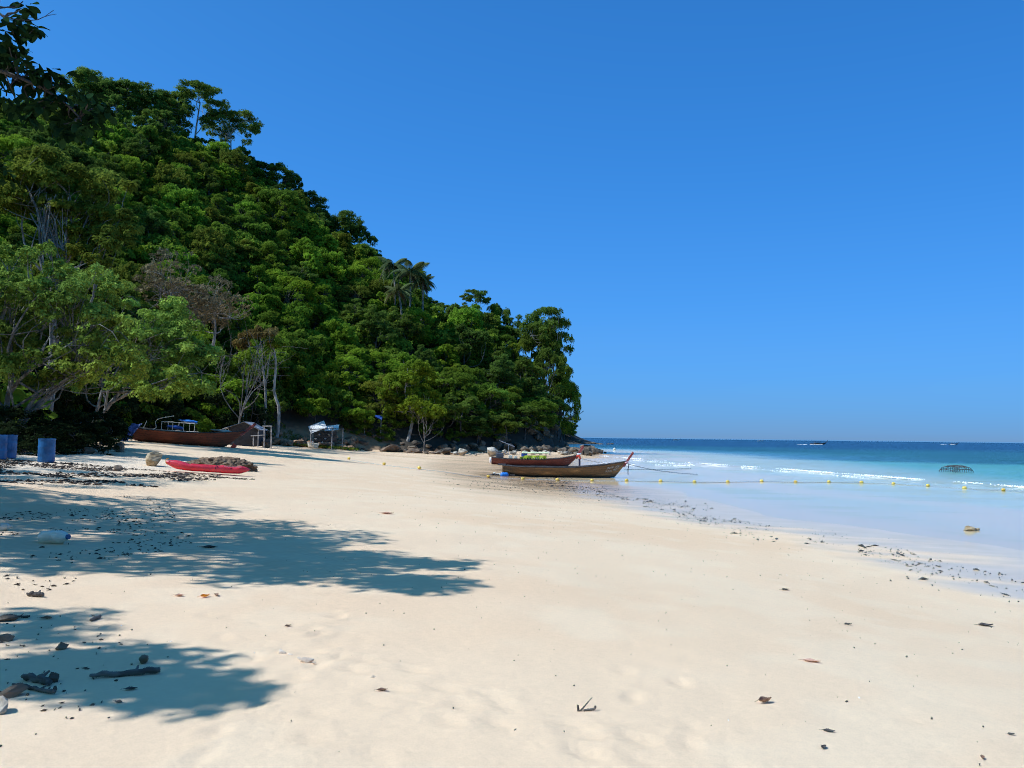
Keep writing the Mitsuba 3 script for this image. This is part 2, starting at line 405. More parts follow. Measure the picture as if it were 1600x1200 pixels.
def sand_bump(p, n, uv):
    return 0.012 * fbm(p.x * 3, p.y * 3, 0.0, 3) + 0.003 * noise(p.x * 40, p.y * 40, 0.0)


scene['sand'] = {'type': 'blendbsdf', 'weight': mikit.proc(wet_amount),
                 'a': {'type': 'bumpmap', 'arbitrary': mikit.proc(sand_bump, 0.006), 'scale': 1.0, 'b': {'type': 'diffuse', 'reflectance': mikit.proc(sand_color)}},
                 'b': {'type': 'principled', 'base_color': mikit.proc(wet_color), 'roughness': 0.22, 'specular': 0.5}}
put('beach', (np.stack([X, Y, Z], -1).reshape(-1, 3), grid_faces(len(xs), len(ys))), 'sand', smooth=True, uv=np.stack([X, Y], -1).reshape(-1, 2))
tag('beach', 'pale sandy beach sloping down to the shallow water', kind='structure')

# ------------------------------------------------------------------ the sea
BREAK = curve(np.array([(13, 118, 0), (15, 108, 0), (17, 98, 0), (20.5, 86, 0), (24, 75, 0), (28, 58, 0), (30.6, 47, 0), (32, 34, 0), (33, 20, 0), (35, 0, 0)], float), 1400)[::-1]
xw = axis([(-400, -20, 20), (-20, 2, 50), (2, 34, 330), (34, 80, 140), (80, 300, 60), (300, 2000, 24), (2000, 40000, 16)])
yw = axis([(-40, 10, 20), (10, 60, 330), (60, 120, 200), (120, 300, 90), (300, 2000, 40), (2000, 50000, 20)])
XW, YW = np.meshgrid(xw, yw, indexing='ij')
sd = shore_dist(XW, YW)
dep = -np.where((XW < 215) & (YW < 295) & (XW > -85), ground(np.clip(XW, -88, 218), np.clip(YW, -38, 298)), -6.0)
ZW = np.zeros_like(XW)
bt = cKDTree(BREAK[:, :2])
bd, bi = bt.query(np.stack([XW.ravel(), YW.ravel()], -1))
seaward = (shore_dist(BREAK[bi, 0], BREAK[bi, 1]).reshape(XW.shape) < sd)
bd = bd.reshape(XW.shape)
live = np.clip(meshkit.fbm(np.stack([bi * 0.012, bi * 0, bi * 0], -1), 3, 8) * 2.4 - 0.6, 0, 1).reshape(XW.shape)
ZW += 0.09 * live * np.exp(-(bd / np.where(seaward, 1.6, 0.5)) ** 2)
chop = meshkit.fbm(np.stack([XW * 0.5, YW * 0.5, XW * 0], -1), 3, 12) - 0.5
ZW += np.clip(sd / 60, 0, 1) * 0.16 * chop * (np.abs(XW) < 300) * (YW < 300) + 0.006 * chop * np.clip((sd - 2) / 8, 0, 1) * (YW < 120)


def sea_color(p, n, uv):
    d = uv.x
    a = fbm(p.x * 0.06, p.y * 0.06, 1.0, 3)
    c = mix((0.50, 0.345, 0.185), (0.38, 0.345, 0.195), smoothstep(0.02, 0.16, d))
    c = mix(c, (0.085, 0.235, 0.160), smoothstep(0.15, 0.75, d))
    c = mix(c, (0.030, 0.185, 0.140), smoothstep(0.7, 1.7, d))
    ripple = smoothstep(0.5, 0.65, fbm(p.x * 0.25, p.y * 0.6, 3.0, 3)) * smoothstep(0.4, 0.05, d) * smoothstep(0.03, 0.08, d)
    c = mix(c, (0.36, 0.30, 0.13), ripple * 0.5)
    edge = dr.select(p.x > 36, 110 - (p.x - 36) * 0.48, 110 + (36 - p.x) * 3.5)
    grass = smoothstep(-6.0, 10.0, p.y - edge + 14 * (a - 0.5)) * smoothstep(0.1, 0.5, d)
    c = mix(c, (0.014, 0.062, 0.055), grass * (0.75 + 0.25 * fbm(p.x * 0.03, p.y * 0.05, 8.0, 2)))
    far = smoothstep(150.0, 420.0, p.y + 0.35 * p.x + 120 * (a - 0.5))
    return mix(c, (0.006, 0.030, 0.055), far)


def sea_rough(p, n, uv):
    return 0.05 + 0.22 * smoothstep(0.05, 1.6, uv.x)


def sea_bump(p, n, uv):
    s = smoothstep(0.01, 0.9, uv.x)
    a = fbm(p.x * 0.9 + 0.35 * p.y, p.y * 1.7, 0.0, 3) * 0.16
    b = fbm(p.x * 0.22 + 0.1 * p.y, p.y * 0.45, 4.0, 2) * 0.50
    return (a + b) * s + 0.012 * fbm(p.x * 1.6 + 0.6 * p.y, p.y * 2.6, 5.0, 3) * smoothstep(0.01, 0.08, uv.x) + 0.0022 * fbm(p.x * 4, p.y * 7, 2.0, 2)


scene['water'] = {'type': 'bumpmap', 'arbitrary': mikit.proc(sea_bump, 0.05), 'scale': 1.0,
                  'b': {'type': 'principled', 'base_color': mikit.proc(sea_color), 'roughness': mikit.proc(sea_rough), 'eta': 1.333}}
put('sea', (np.stack([XW, YW, ZW], -1).reshape(-1, 3), grid_faces(len(xw), len(yw))), 'water', smooth=True, uv=np.stack([dep, sd], -1).reshape(-1, 2))
tag('sea', 'clear turquoise sea turning deep blue towards the horizon', kind='structure')


def foam_strip(path, h, w0, w1, seed, cut=0.42, freq=0.02):
    """Ragged crest of foam along a path, wide where the wave breaks and missing where it does not."""
    g = np.random.default_rng(seed)
    i = np.arange(len(path))
    act = np.clip((meshkit.fbm(np.stack([i * freq, i * 0, i * 0], -1), 4, seed) - cut) * 5, 0, 1)
    t = np.gradient(path, axis=0); t /= np.linalg.norm(t, axis=1, keepdims=True) + 1e-9
    n = np.stack([t[:, 1], -t[:, 0], t[:, 0] * 0], -1)
    rows = []
    for u, z in ((-1, -0.02), (-0.5, .75), (-0.1, 1.0), (0.4, .55), (1, -0.02)):
        j = meshkit.fbm(np.stack([i * 0.11, i * 0 + u * 3, i * 0], -1), 3, seed + 7)
        ww = np.where(u < 0, w0, w1) * act * (0.4 + 1.2 * j)
        rows.append(path + n * (u * ww)[:, None] + np.stack([i * 0, i * 0, np.where(act > 0, z * h * act * (0.6 + 0.8 * j), -0.05)], -1))
    V = np.stack(rows, 1)
    return V.reshape(-1, 3), grid_faces(len(path), 5)


rp = lambda pts, n: curve(np.array(pts, float), n)
f2 = [on(x, y, 0) for x, y in ((1080, 728), (1000, 727), (940, 724))]
f3 = [on(x, y, 0.0) for x, y in ((1640, 807), (1560, 803), (1450, 795), (1380, 787), (1300, 777), (1260, 770))]
f4 = [on(x, y, 0.0) for x, y in ((1640, 752), (1590, 757), (1575, 756))]
f5 = [on(x, y, 0.0) for x, y in ((980, 716), (955, 717), (930, 718), (915, 716))]
def flecks(path, n, spread0, spread1, size, seed, cut, freq):
    """Flecks of foam along a path: dense at the crest, thinning out behind it."""
    g = np.random.default_rng(seed)
    i = g.integers(0, len(path), n)
    act = np.clip((meshkit.fbm(np.stack([i * freq, i * 0, i * 0], -1), 4, seed) - cut) * 4, 0, 1)
    t = np.gradient(path, axis=0); t /= np.linalg.norm(t, axis=1, keepdims=True) + 1e-9
    nn_ = np.stack([t[:, 1], -t[:, 0], t[:, 0] * 0], -1)[i]
    u = np.where(g.random(n) < .6, -np.abs(g.normal(0, spread0, n)), np.abs(g.normal(0, spread1, n)))
    p = path[i] + nn_ * u[:, None] + t[i] * g.normal(0, .3, n)[:, None] + np.stack([u * 0, u * 0, .015 + .045 * np.exp(-(u / .3) ** 2)], -1)
    k = act > g.random(n) * .9 + .05
    p, m = p[k], int(k.sum())
    L, W, Hh = size * g.uniform(.4, 1.6, m), size * g.uniform(.2, .6, m), size * g.uniform(.08, .30, m)
    tt = t[i][k]; a_ = np.arctan2(tt[:, 1], tt[:, 0]) + g.normal(0, .3, m)
    ex, ey = np.stack([np.cos(a_), np.sin(a_), a_ * 0], -1), np.stack([-np.sin(a_), np.cos(a_), a_ * 0], -1)
    ring = [p + ex * (L * c_)[:, None] * .5 + ey * (W * s_)[:, None] * .5 - [0, 0, .03] for c_, s_ in ((1, 0), (.5, .87), (-.5, .87), (-1, 0), (-.5, -.87), (.5, -.87))]
    V = np.stack(ring + [p + np.stack([Hh * 0, Hh * 0, Hh], -1)], 1)
    q = np.arange(m)[:, None] * 7
    return V.reshape(-1, 3), np.vstack([q + [j, (j + 1) % 6, 6] for j in range(6)])


put('wave_foam', join([foam_strip(BREAK + [0, 0, .06], .03, .10, .06, 4, 0.50, .035), flecks(BREAK + [0, 0, .06], 2400, .22, .12, .16, 4, .44, .035), flecks(BREAK + [-2.0, .3, 0], 900, .35, .3, .18, 21, .5, .04),
                       flecks(rp(f2, 160), 350, .3, .2, .22, 9, .42, .05), flecks(rp(f5, 120), 1100, .8, .5, .3, 17, .3, .06)]), 'foam', smooth=True)
tag('wave_foam', 'white foam on the small waves breaking along the shallows', 'foam', kind='stuff')

# ------------------------------------------------------------------ the hill
FOOT = [(-60, 8, 3.0), (-34, 16, 2.6), (-27, 30, 2.4), (-30, 44, 2.3), (-36, 58, 2.6), (-33, 68, 2.3), (-27, 80, 1.9), (-24, 88, 1.5), (-18, 95.5, 1.1), (-9, 99, .9), (-3, 103, .9), (2, 110, 1.3), (6, 122, 1.5), (8.5, 136, 1.3), (9, 150, 1.2), (4, 168, 1.2), (-20, 190, 1.2), (-60, 215, 1.2), (-130, 240, 1.5)]
RIDGE = [(-150, 85, 50), (-110, 110, 50), (-86, 130, 50), (-71, 135, 54), (-57, 140, 51), (-48, 145, 48), (-44, 148, 42), (-36, 150, 37), (-28, 152, 32), (-24, 152, 28), (-18, 150, 25), (-12, 148, 19), (-4.7, 144, 17.5), (3.5, 141, 14), (7, 139, 8)]
MID = [(-60, 50, 14), (-56, 70, 17), (-50, 90, 22), (-36, 85, 9), (-45, 118, 33), (-33, 115, 21), (-24, 112, 13), (-15, 112, 9), (-6, 115, 7.5), (1, 122, 7), (4, 132, 9), (-80, 30, 14), (-95, 70, 33), (-75, 100, 36)]
BACK = [(-86, 175, 25), (-48, 180, 20), (-24, 172, 14), (-8, 162, 9), (-130, 160, 30)]
hp = np.array(FOOT + RIDGE + MID + BACK, float)
_hrbf = RBFInterpolator(hp[:, :2], hp[:, 2], kernel='linear', smoothing=0.3)
_hx, _hy = np.arange(-210, 60, 2.0), np.arange(-6, 260, 2.0)
_hz = _hrbf(np.stack(np.meshgrid(_hx, _hy, indexing='ij'), -1).reshape(-1, 2)).reshape(len(_hx), len(_hy))
fpoly = np.array([p[:2] for p in FOOT] + [(-200, 240), (-200, 8)])
from shapely.geometry import Polygon, Point
from shapely import contains_xy, distance, points as shp_points, boundary
FP = Polygon(fpoly)


def hill(x, y):
    x, y = np.asarray(x, float), np.asarray(y, float)
    z = map_coordinates(_hz, [(np.clip(x, -208, 56) + 210) / 2, (np.clip(y, -4, 256) + 6) / 2], order=1)
    ins = contains_xy(FP, x, y)
    d = distance(FP.boundary, shp_points(x, y))
    z = np.where(ins, z, np.minimum(z, 0.8) - d * 1.2)
    return z + np.where(ins, np.clip(d / 6, 0, 1), 0) * 1.6 * (meshkit.fbm(np.stack([x * .12, y * .12, x * 0], -1), 3, 31) - .5)


hx, hy = np.linspace(-170, 16, 150), np.linspace(4, 230, 170)
HX, HY = np.meshgrid(hx, hy, indexing='ij')
HZ = hill(HX, HY)
def soil_color(p, n, uv):
    f = fbm(p.x * 0.8, p.y * 0.8, p.z * 0.8, 4)
    bank = smoothstep(-29.0, -26.0, p.x) * smoothstep(-12.0, -16.0, p.x) * smoothstep(4.5, 2.8, p.z) * smoothstep(100.0, 97.0, p.y)
    return mix(mix((0.020, 0.018, 0.012), (0.060, 0.048, 0.030), f), mix((0.17, 0.095, 0.045), (0.42, 0.27, 0.14), fbm(p.x * 1.6, p.y * 1.6, p.z * 2.5, 4)), bank)


P('soil', mikit.proc(soil_color), 0.95)
put('hillside', (np.stack([HX, HY, HZ], -1).reshape(-1, 3), grid_faces(len(hx), len(hy))), 'soil', smooth=True)
tag('hillside', 'steep jungle hillside running out to a headland', kind='structure')
# second headland far behind
gx, gy = np.meshgrid(np.linspace(-60, 44, 40), np.linspace(310, 420, 40), indexing='ij')
g2 = 20 * np.exp(-(np.clip(gx - 2, 0, 99) / 23) ** 2) * np.exp(-((gy - 365) / 24) ** 2) - 1.0
put('far_headland', (np.stack([gx, gy, g2], -1).reshape(-1, 3), grid_faces(40, 40)), 'soil', smooth=True)
tag('far_headland', 'low wooded point far behind the headland', kind='structure')


# ------------------------------------------------------------------ plants
def leaves(g, pos, out, L, width=0.5, droop=0.2, cl=None, up=0.5, rnd=0.55, nrm=None):
    """Folded leaf blades at the positions; returns vertices, faces, uv (random tone, tone of the clump)."""
    n = len(pos)
    if nrm is None:
        nrm = out * 0.55 + np.array([0, 0, up]) + g.normal(size=(n, 3)) * rnd * 0.6
        nrm /= np.linalg.norm(nrm, axis=1, keepdims=True)
        d = np.cross(nrm, g.normal(size=(n, 3)))
        d /= np.linalg.norm(d, axis=1, keepdims=True) + 1e-9
        d = d + out * 0.5 - np.array([0, 0, droop])
    else:
        nrm = nrm + out * .25 + g.normal(size=(n, 3)) * rnd * .25
        nrm /= np.linalg.norm(nrm, axis=1, keepdims=True)
        d = out - nrm * (out * nrm).sum(1, keepdims=True) - np.array([0, 0, droop]); d /= np.linalg.norm(d, axis=1, keepdims=True) + 1e-9
    s = np.cross(nrm, d); s /= np.linalg.norm(s, axis=1, keepdims=True) + 1e-9
    l = (L * g.uniform(0.6, 1.3, n))[:, None]
    w = l * width * 0.5
    v = np.stack([pos - d * l * .5, pos + s * w + nrm * l * .08, pos + d * l * .5 - nrm * l * .1, pos - s * w + nrm * l * .08], 1)
    k = np.arange(n)[:, None] * 4
    f = np.vstack([k + [0, 2, 1], k + [0, 3, 2]])
    uv = np.stack([np.repeat(g.random(n), 4), np.repeat(cl if cl is not None else g.random(n), 4)], -1)
    return v.reshape(-1, 3), f, uv


def clump_leaves(g, C, R, n, L, flat=0.7, low=0.35, sprig=6, **k):
    """Leaves in sprigs over the shells of clumps with centres C and radii R."""
    m = max(1, n // sprig)
    idx = g.choice(len(C), size=m, p=R ** 2 / (R ** 2).sum())
    d = g.normal(size=(m, 3))
    d /= np.linalg.norm(d, axis=1, keepdims=True)
    d[:, 2] = np.where((d[:, 2] < 0) & (g.random(m) > low), -d[:, 2], d[:, 2])
    rr = R[idx] * g.beta(4, 1.3, m) * (0.68 + 0.6 * meshkit.noise(d * 2.3 + idx[:, None] * 7.3, 3))
    pos = C[idx] + d * rr[:, None] * np.array([1, 1, flat])
    nrm = d * .6 + np.array([0, 0, .55]) + g.normal(size=(m, 3)) * .45     # each sprig faces its own way
    nrm /= np.linalg.norm(nrm, axis=1, keepdims=True)
    tone = np.clip(g.random(len(C))[idx] * .6 + g.random(m) * .55 - .08, 0, 1)
    rep_ = np.repeat(np.arange(m), sprig)
    t1 = np.cross(nrm, g.normal(size=(m, 3))); t1 /= np.linalg.norm(t1, axis=1, keepdims=True) + 1e-9
    t2 = np.cross(nrm, t1)
    a = np.tile(np.arange(sprig) * 6.283 / sprig, m) + np.repeat(g.uniform(0, 6.28, m), sprig) + g.normal(0, .25, m * sprig)
    out = t1[rep_] * np.cos(a)[:, None] + t2[rep_] * np.sin(a)[:, None]
    p = pos[rep_] + out * (L * .55) + nrm[rep_] * (L * .15) * g.normal(size=(m * sprig, 1))
    return leaves(g, p, out, L, cl=tone[rep_], nrm=nrm[rep_], **k)


def limbs(g, C, top, base, r0, wob=0.15, twig=0.025, groups=5, lean=(0, 0)):
    """Trunk from base to top, limbs to groups of clump centres, twigs to every centre."""
    base, top = np.asarray(base, float), np.asarray(top, float)
    parts = []
    m = base + (top - base) * 0.5 + np.r_[g.normal(0, wob, 2) * np.linalg.norm(top - base) * 0.35, 0]
    tr = curve([base - [0, 0, .4], base, m, top], 10)
    parts.append(tube(tr, np.linspace(r0 * 1.25, r0 * 0.55, 10), 7))
    seeds = C[g.choice(len(C), min(groups, len(C)), replace=False)]
    own = np.argmin(((C[:, None] - seeds[None]) ** 2).sum(-1), 1)
    for q in range(len(seeds)):
        mem = C[own == q]
        if len(mem) == 0: continue
        s = tr[int(g.integers(5, 10))]
        e = mem.mean(0) - [0, 0, 0.15]
        md = s + (e - s) * 0.5 + g.normal(0, .12, 3) * np.linalg.norm(e - s) + [0, 0, -.06 * np.linalg.norm(e - s)]
        lp = curve([s, md, e], 7)
        parts.append(tube(lp, np.linspace(r0 * .5, max(r0 * .18, twig), 7), 5))
        for c in mem:
            s2 = lp[int(g.integers(3, 7))]
            if np.linalg.norm(c - s2) < .15: continue
            m2 = s2 + (c - s2) * .5 + g.normal(0, .15, 3) * np.linalg.norm(c - s2)
            parts.append(tube(curve([s2, m2, c], 5), np.linspace(max(r0 * .16, twig), twig * .6, 5), 4))
    return join(parts)


def crown_points(g, shape, H, base, R, n):
    """Clump centres and radii of one crown."""
    if shape == 'round':
        d = g.normal(size=(n, 3)); d /= np.linalg.norm(d, axis=1, keepdims=True)
        d[:, 2] = np.where(d[:, 2] < -.6, -d[:, 2], d[:, 2])
        r = g.uniform(.6, 1, n) ** .5
        C = d * r[:, None] * [R, R, (H - base) / 2] + [0, 0, (H + base) / 2]
        return C, (.11 + .28 * g.random(n) ** 1.6) * R
    if shape == 'flat':                                   # umbrella of level plates
        a, r = g.uniform(0, 2 * np.pi, n), np.sqrt(g.random(n)) * R
        lay = g.choice([.55, .72, .88, 1.0], n, p=[.15, .25, .35, .25])
        C = np.stack([r * np.cos(a), r * np.sin(a), base + (H - base) * lay - (r / R) ** 2 * (H - base) * .28 * lay], -1)
        return C, g.uniform(.16, .30, n) * R
    if shape == 'column':                                 # creeper-hung, clothed down to the ground
        a, t = g.uniform(0, 2 * np.pi, n), g.random(n)
        r = R * (0.35 + .65 * np.sqrt(np.clip(1 - t ** 2.2, 0, 1))) * g.uniform(.6, 1, n)
        C = np.stack([r * np.cos(a), r * np.sin(a), base + (H - base) * t], -1)
        return C, g.uniform(.22, .38, n) * R
    if shape == 'wide':                                   # several heaped lobes
        k = 6
        la = np.arange(k) * 2.4 + g.uniform(0, 1, k); lr = g.uniform(.35, .65, k) * R
        lc = np.stack([lr * np.cos(la), lr * np.sin(la), base + (H - base) * g.uniform(.25, .62, k)], -1)
        lc[0] = [0, 0, base + (H - base) * .72]
        j = g.integers(0, k, n)
        d = g.normal(size=(n, 3)); d /= np.linalg.norm(d, axis=1, keepdims=True)
        d[:, 2] = np.where(d[:, 2] < -.5, -d[:, 2], d[:, 2])
        C = lc[j] + d * (g.uniform(.7, 1, n) * .40 * R)[:, None] * [1, 1, .9]
        return C, (.09 + .24 * g.random(n) ** 1.6) * R


SPECIES = {}


def species(name, shape, H, base, R, nc, nl, L, mat, bark, seed, flat=.7, r0=.18, low=.35, width=.55, **k):
    g = np.random.default_rng(seed)
    C, cr_ = crown_points(g, shape, H, base, R, nc)
    v, f, uv = clump_leaves(g, C, cr_, nl, L, flat, low, width=width, **k)
    top = [g.normal(0, .3), g.normal(0, .3), base + (H - base) * .45]
    tm = limbs(g, C, top, (0, 0, 0), r0)
    SPECIES[name] = {'type': 'shapegroup', 'trunk': mikit.ply(tm, bark, smooth=True), 'crown': mikit.ply((v, f), mat, uv=uv)}


def group_of(name):
    if name not in scene: scene[name] = SPECIES[name]
    return name


LOOK = {}
for i in range(3):
    species(f'mid{i}', ('round', 'wide', 'wide')[i], 9.5, (.8, .8, 1.2)[i], 4.0, (64, 80, 48)[i], 15000, (.31, .26, .38)[i], 'leaf_mid', 'bark_dark', 100 + i, sprig=(6, 5, 8)[i], droop=(.2, .1, .6)[i]); LOOK[f'mid{i}'] = ('mid green round-crowned tree', 'mid green lobed tree', 'mid green heaped tree')[i]
    species(f'bright{i}', ('wide', 'column', 'round')[i], 8.5, (.8, .3, .8)[i], 3.8, (54, 70, 80)[i], 15000, (.34, .38, .26)[i], 'leaf_bright', 'bark_dark', 110 + i, sprig=(7, 8, 5)[i], droop=(.2, .8, .1)[i]); LOOK[f'bright{i}'] = ('bright green lobed tree', 'bright green creeper-hung tree', 'bright green round-crowned tree')[i]
    species(f'dark{i}', ('round', 'wide', 'wide')[i], 11.0, (2, 1.5, 2.5)[i], 4.2, (50, 70, 60)[i], 15000, (.34, .26, .30)[i], 'leaf_dark', 'bark_dark', 120 + i, sprig=(8, 5, 6)[i], droop=(.3, .1, .4)[i]); LOOK[f'dark{i}'] = ('dark green round-crowned tree', 'dark green lobed tree', 'dark green heaped tree')[i]
    species(f'olive{i}', ('round', 'column', 'wide')[i], 8.5, (.8, .5, .8)[i], 3.8, (76, 60, 50)[i], 14000, (.25, .34, .31)[i], 'leaf_olive', 'bark_dark', 130 + i, sprig=(5, 8, 6)[i], droop=(.1, .9, .3)[i]); LOOK[f'olive{i}'] = ('olive green round-crowned tree', 'olive green creeper-hung tree', 'olive green lobed tree')[i]
HT = {'mid': 9.5, 'bright': 8.5, 'dark': 11.0, 'olive': 8.5}
species('yellow0', 'wide', 9.0, .9, 4.2, 64, 12000, .34, 'leaf_yellow', 'bark_pale', 141)
species('flat3', 'flat', 15.0, 9.5, 4.6, 34, 6500, .36, 'leaf_dark', 'bark_pale', 151, flat=.42, low=.15)
species('flat4', 'flat', 14.0, 7.0, 5.4, 60, 11000, .36, 'leaf_dark', 'bark_pale', 152, flat=.42, low=.15)
species('flat5', 'flat', 12.0, 3.0, 4.4, 60, 10000, .36, 'leaf_dark', 'bark', 153, flat=.6, low=.3)
species('brown0', 'wide', 9.0, 1.0, 4.6, 60, 5200, .24, 'leaf_brown', 'bark', 161, rnd=1.2)
species('rust0', 'flat', 10.5, 7.5, 3.0, 26, 3800, .30, 'leaf_rust', 'bark_pale', 171, flat=.5)
for i in range(3):
    species(f'scrub{i}', 'column', 3.4, .1, 2.3, 22, 1500, .46, ('leaf_mid', 'leaf_bright', 'leaf_mid')[i], 'bark_dark', 190 + i, r0=.05)
    species(f'bush{i}', 'column', 3.6, .1, 2.4, 30, 5200, .26, ('leaf_mid', 'leaf_bright', 'leaf_dark')[i], 'bark_dark', 180 + i, r0=.06)
    LOOK[f'bush{i}'] = ('mid green thicket', 'bright green thicket', 'dark green thicket')[i]
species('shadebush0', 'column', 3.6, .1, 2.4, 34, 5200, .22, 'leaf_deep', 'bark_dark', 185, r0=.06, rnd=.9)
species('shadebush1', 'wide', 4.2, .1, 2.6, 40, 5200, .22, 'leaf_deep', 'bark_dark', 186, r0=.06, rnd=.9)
LOOK.update(shadebush0='very dark green thicket', shadebush1='very dark heaped thicket', yellow0='yellow-green tree', flat3='tall thin dark tree', flat4='tall dark umbrella-crowned tree', flat5='dark flat-topped tree', brown0='dry brown tree', rust0='rust-leaved tree')


def plant(name, sp, loc, rz, s, label, cat, group=None):
    key = thing(name, label, cat, group)
    scene[key] = {'type': 'instance', 'to_world': xf(loc, rz, rx=.08 * math.sin(rz * 7.3) if cat == 'tree' else 0, ry=.08 * math.cos(rz * 5.1) if cat == 'tree' else 0, s=s), 'g': {'type': 'ref', 'id': group_of(sp)}}
    return key


def visible_px(q):
    d = np.asarray(q) - [0, 0, EYE]
    k = FPX / (d @ fw)
    return 800 + (d @ cr) * k, 600 - (d @ cu) * k


tr = np.random.default_rng(77)
placed = []


def try_place(x, y, gap):
    for (a, b, r) in placed:
        if (a - x) ** 2 + (b - y) ** 2 < (gap * .5 + r * .5) ** 2: return False
    placed.append((x, y, gap))
    return True


SKYX = [-100, 0, 80, 150, 185, 225, 262, 288, 320, 345, 385, 396, 430, 462, 490, 520, 548, 572, 595, 660, 672, 700, 765, 800, 835, 862, 880, 890, 903]
SKYY = [150, 150, 135, 120, 142, 145, 152, 200, 208, 200, 200, 250, 262, 275, 305, 322, 338, 352, 392, 400, 462, 465, 466, 474, 483, 494, 530, 565, 600]


def base_at(x, y):
    return max(float(hill(np.array([x]), np.array([y]))[0]), gz(x, y), 0.0)


H0 = dict(flat3=15, flat4=14, flat5=12, yellow0=9.0, rust0=10.5)
H0.update({f'{k}{i}': v for k, v in (('mid', 9.5), ('bright', 8.5), ('dark', 11.0), ('olive', 8.5)) for i in range(3)})


def plant_top(px, py, y, sp, wide, label, group=None, hmin=0, hmax=99):
    """A tree on the ground at that depth, as tall as its top shows in the photo."""
    q = at(px, py, y)
    H = min(max(q[2] - base_at(q[0], y) + .3, hmin), hmax)
    sz = H / H0[sp]
    plant('jungle_tree', sp, (q[0], y, q[2] - H), tr.uniform(0, 6.28), (wide, wide, sz), label, 'tree', group)
    placed.append((q[0], y, 4.0))


for px, py, y, sp, wide, lab in [
        (305, 138, 141, 'flat3', 1.05, 'tall thin dark tree standing clear of the skyline with level tufts'), (366, 176, 144, 'flat4', .95, 'dark umbrella-crowned tree with a pale bare trunk at the skyline step'),
        (222, 140, 138, 'flat4', 1.15, 'broad dark flat-topped tree on the skyline left of the tall thin one'), (264, 150, 139, 'flat5', 1.05, 'dark flat-topped tree on the skyline between the broad and the thin one'),
        (185, 136, 136, 'flat5', 1.1, 'dark ridge tree just right of the overhanging branch'), (150, 116, 134, 'flat5', 1.1, 'dark ridge tree partly behind the overhanging branch'),
        (432, 260, 146, 'flat5', .8, 'dark flat-topped tree below the skyline step'), (490, 303, 148, 'flat5', .75, 'dark feathery tree halfway down the skyline'), (548, 333, 150, 'flat5', .8, 'dark sparse tree leaning out where the skyline drops steeply'),
        (640, 552, 99.5, 'yellow0', 1.12, 'yellow-green tree standing at the foot of the hill behind the dark rocks'), (742, 455, 144, 'flat3', .6, 'small tufted tree poking above the headland canopy'),
        (418, 513, 84, 'rust0', .8, 'rust-leaved tree with pale trunk in front of the green slope'), (860, 486, 135, 'flat5', .95, 'dark headland tree reaching out over the sea at the top')]:
    plant_top(px, py, y, sp, wide, lab, hmin=(12 if sp in ('flat3', 'flat4') and px < 700 else 7.5), hmax=16.5)
ry_ = lambda px: float(np.interp(px, [-60, 60, 150, 300, 420, 500, 600, 700, 800, 860], [120, 132, 136, 141, 148, 150, 152, 149, 144, 138]))
for k, px in enumerate([-60, -25, 10, 45, 80, 112, 245, 285, 320, 345, 392, 410, 455, 472, 508, 526, 566, 584, 602, 650, 675, 700, 722, 762, 785, 808, 830, 850]):
    sp = ('dark0', 'dark1', 'dark2', 'mid1')[k % 4]
    where = 'on the headland' if px > 690 else 'along the skyline ridge'
    plant_top(px, float(np.interp(px, SKYX, SKYY)) + 4 + 8 * tr.random(), ry_(px) + tr.uniform(-3, 1), sp, tr.uniform(.62, .85), f'{LOOK[sp]} {where}', f'{LOOK[sp]}s {where}', hmin=6, hmax=14)
for k, (px, py, y, w) in enumerate(((862, 520, 135, .75), (872, 552, 134, .7), (872, 588, 131, .66), (860, 614, 128, .62), (850, 640, 126, .6), (850, 545, 128, .8), (838, 585, 122, .8), (838, 620, 119, .7), (815, 555, 122, .85), (800, 600, 115, .8), (820, 635, 113, .7), (778, 545, 118, .85), (765, 600, 110, .8), (785, 640, 108, .65), (740, 570, 112, .85), (722, 615, 105, .75), (745, 645, 104, .6), (700, 580, 108, .8), (690, 625, 103, .65))):
    sp = ('dark0', 'dark1', 'mid0', 'dark2', 'mid1')[k % 5]
    edge = k < 5
    plant_top(px, py, y, sp, w, f'{LOOK[sp]} ' + ('at the seaward edge of the headland' if edge else 'on the headland'), f'{LOOK[sp]}s ' + ('at the seaward edge of the headland' if edge else 'on the headland'), hmin=5)
q = at(262, 378, 68)
plant('dry_tree', 'brown0', (q[0], q[1], q[2] - 9.0), 1.1, (1, 1, 1), 'dry brown tree with bare grey twigs above the light green trees', 'tree')
q = at(335, 425, 74)
plant('dry_tree', 'brown0', (q[0], q[1], q[2] - 8), 3.3, (.8, .8, .9), 'half bare brown tree right of the larger brown one', 'tree')

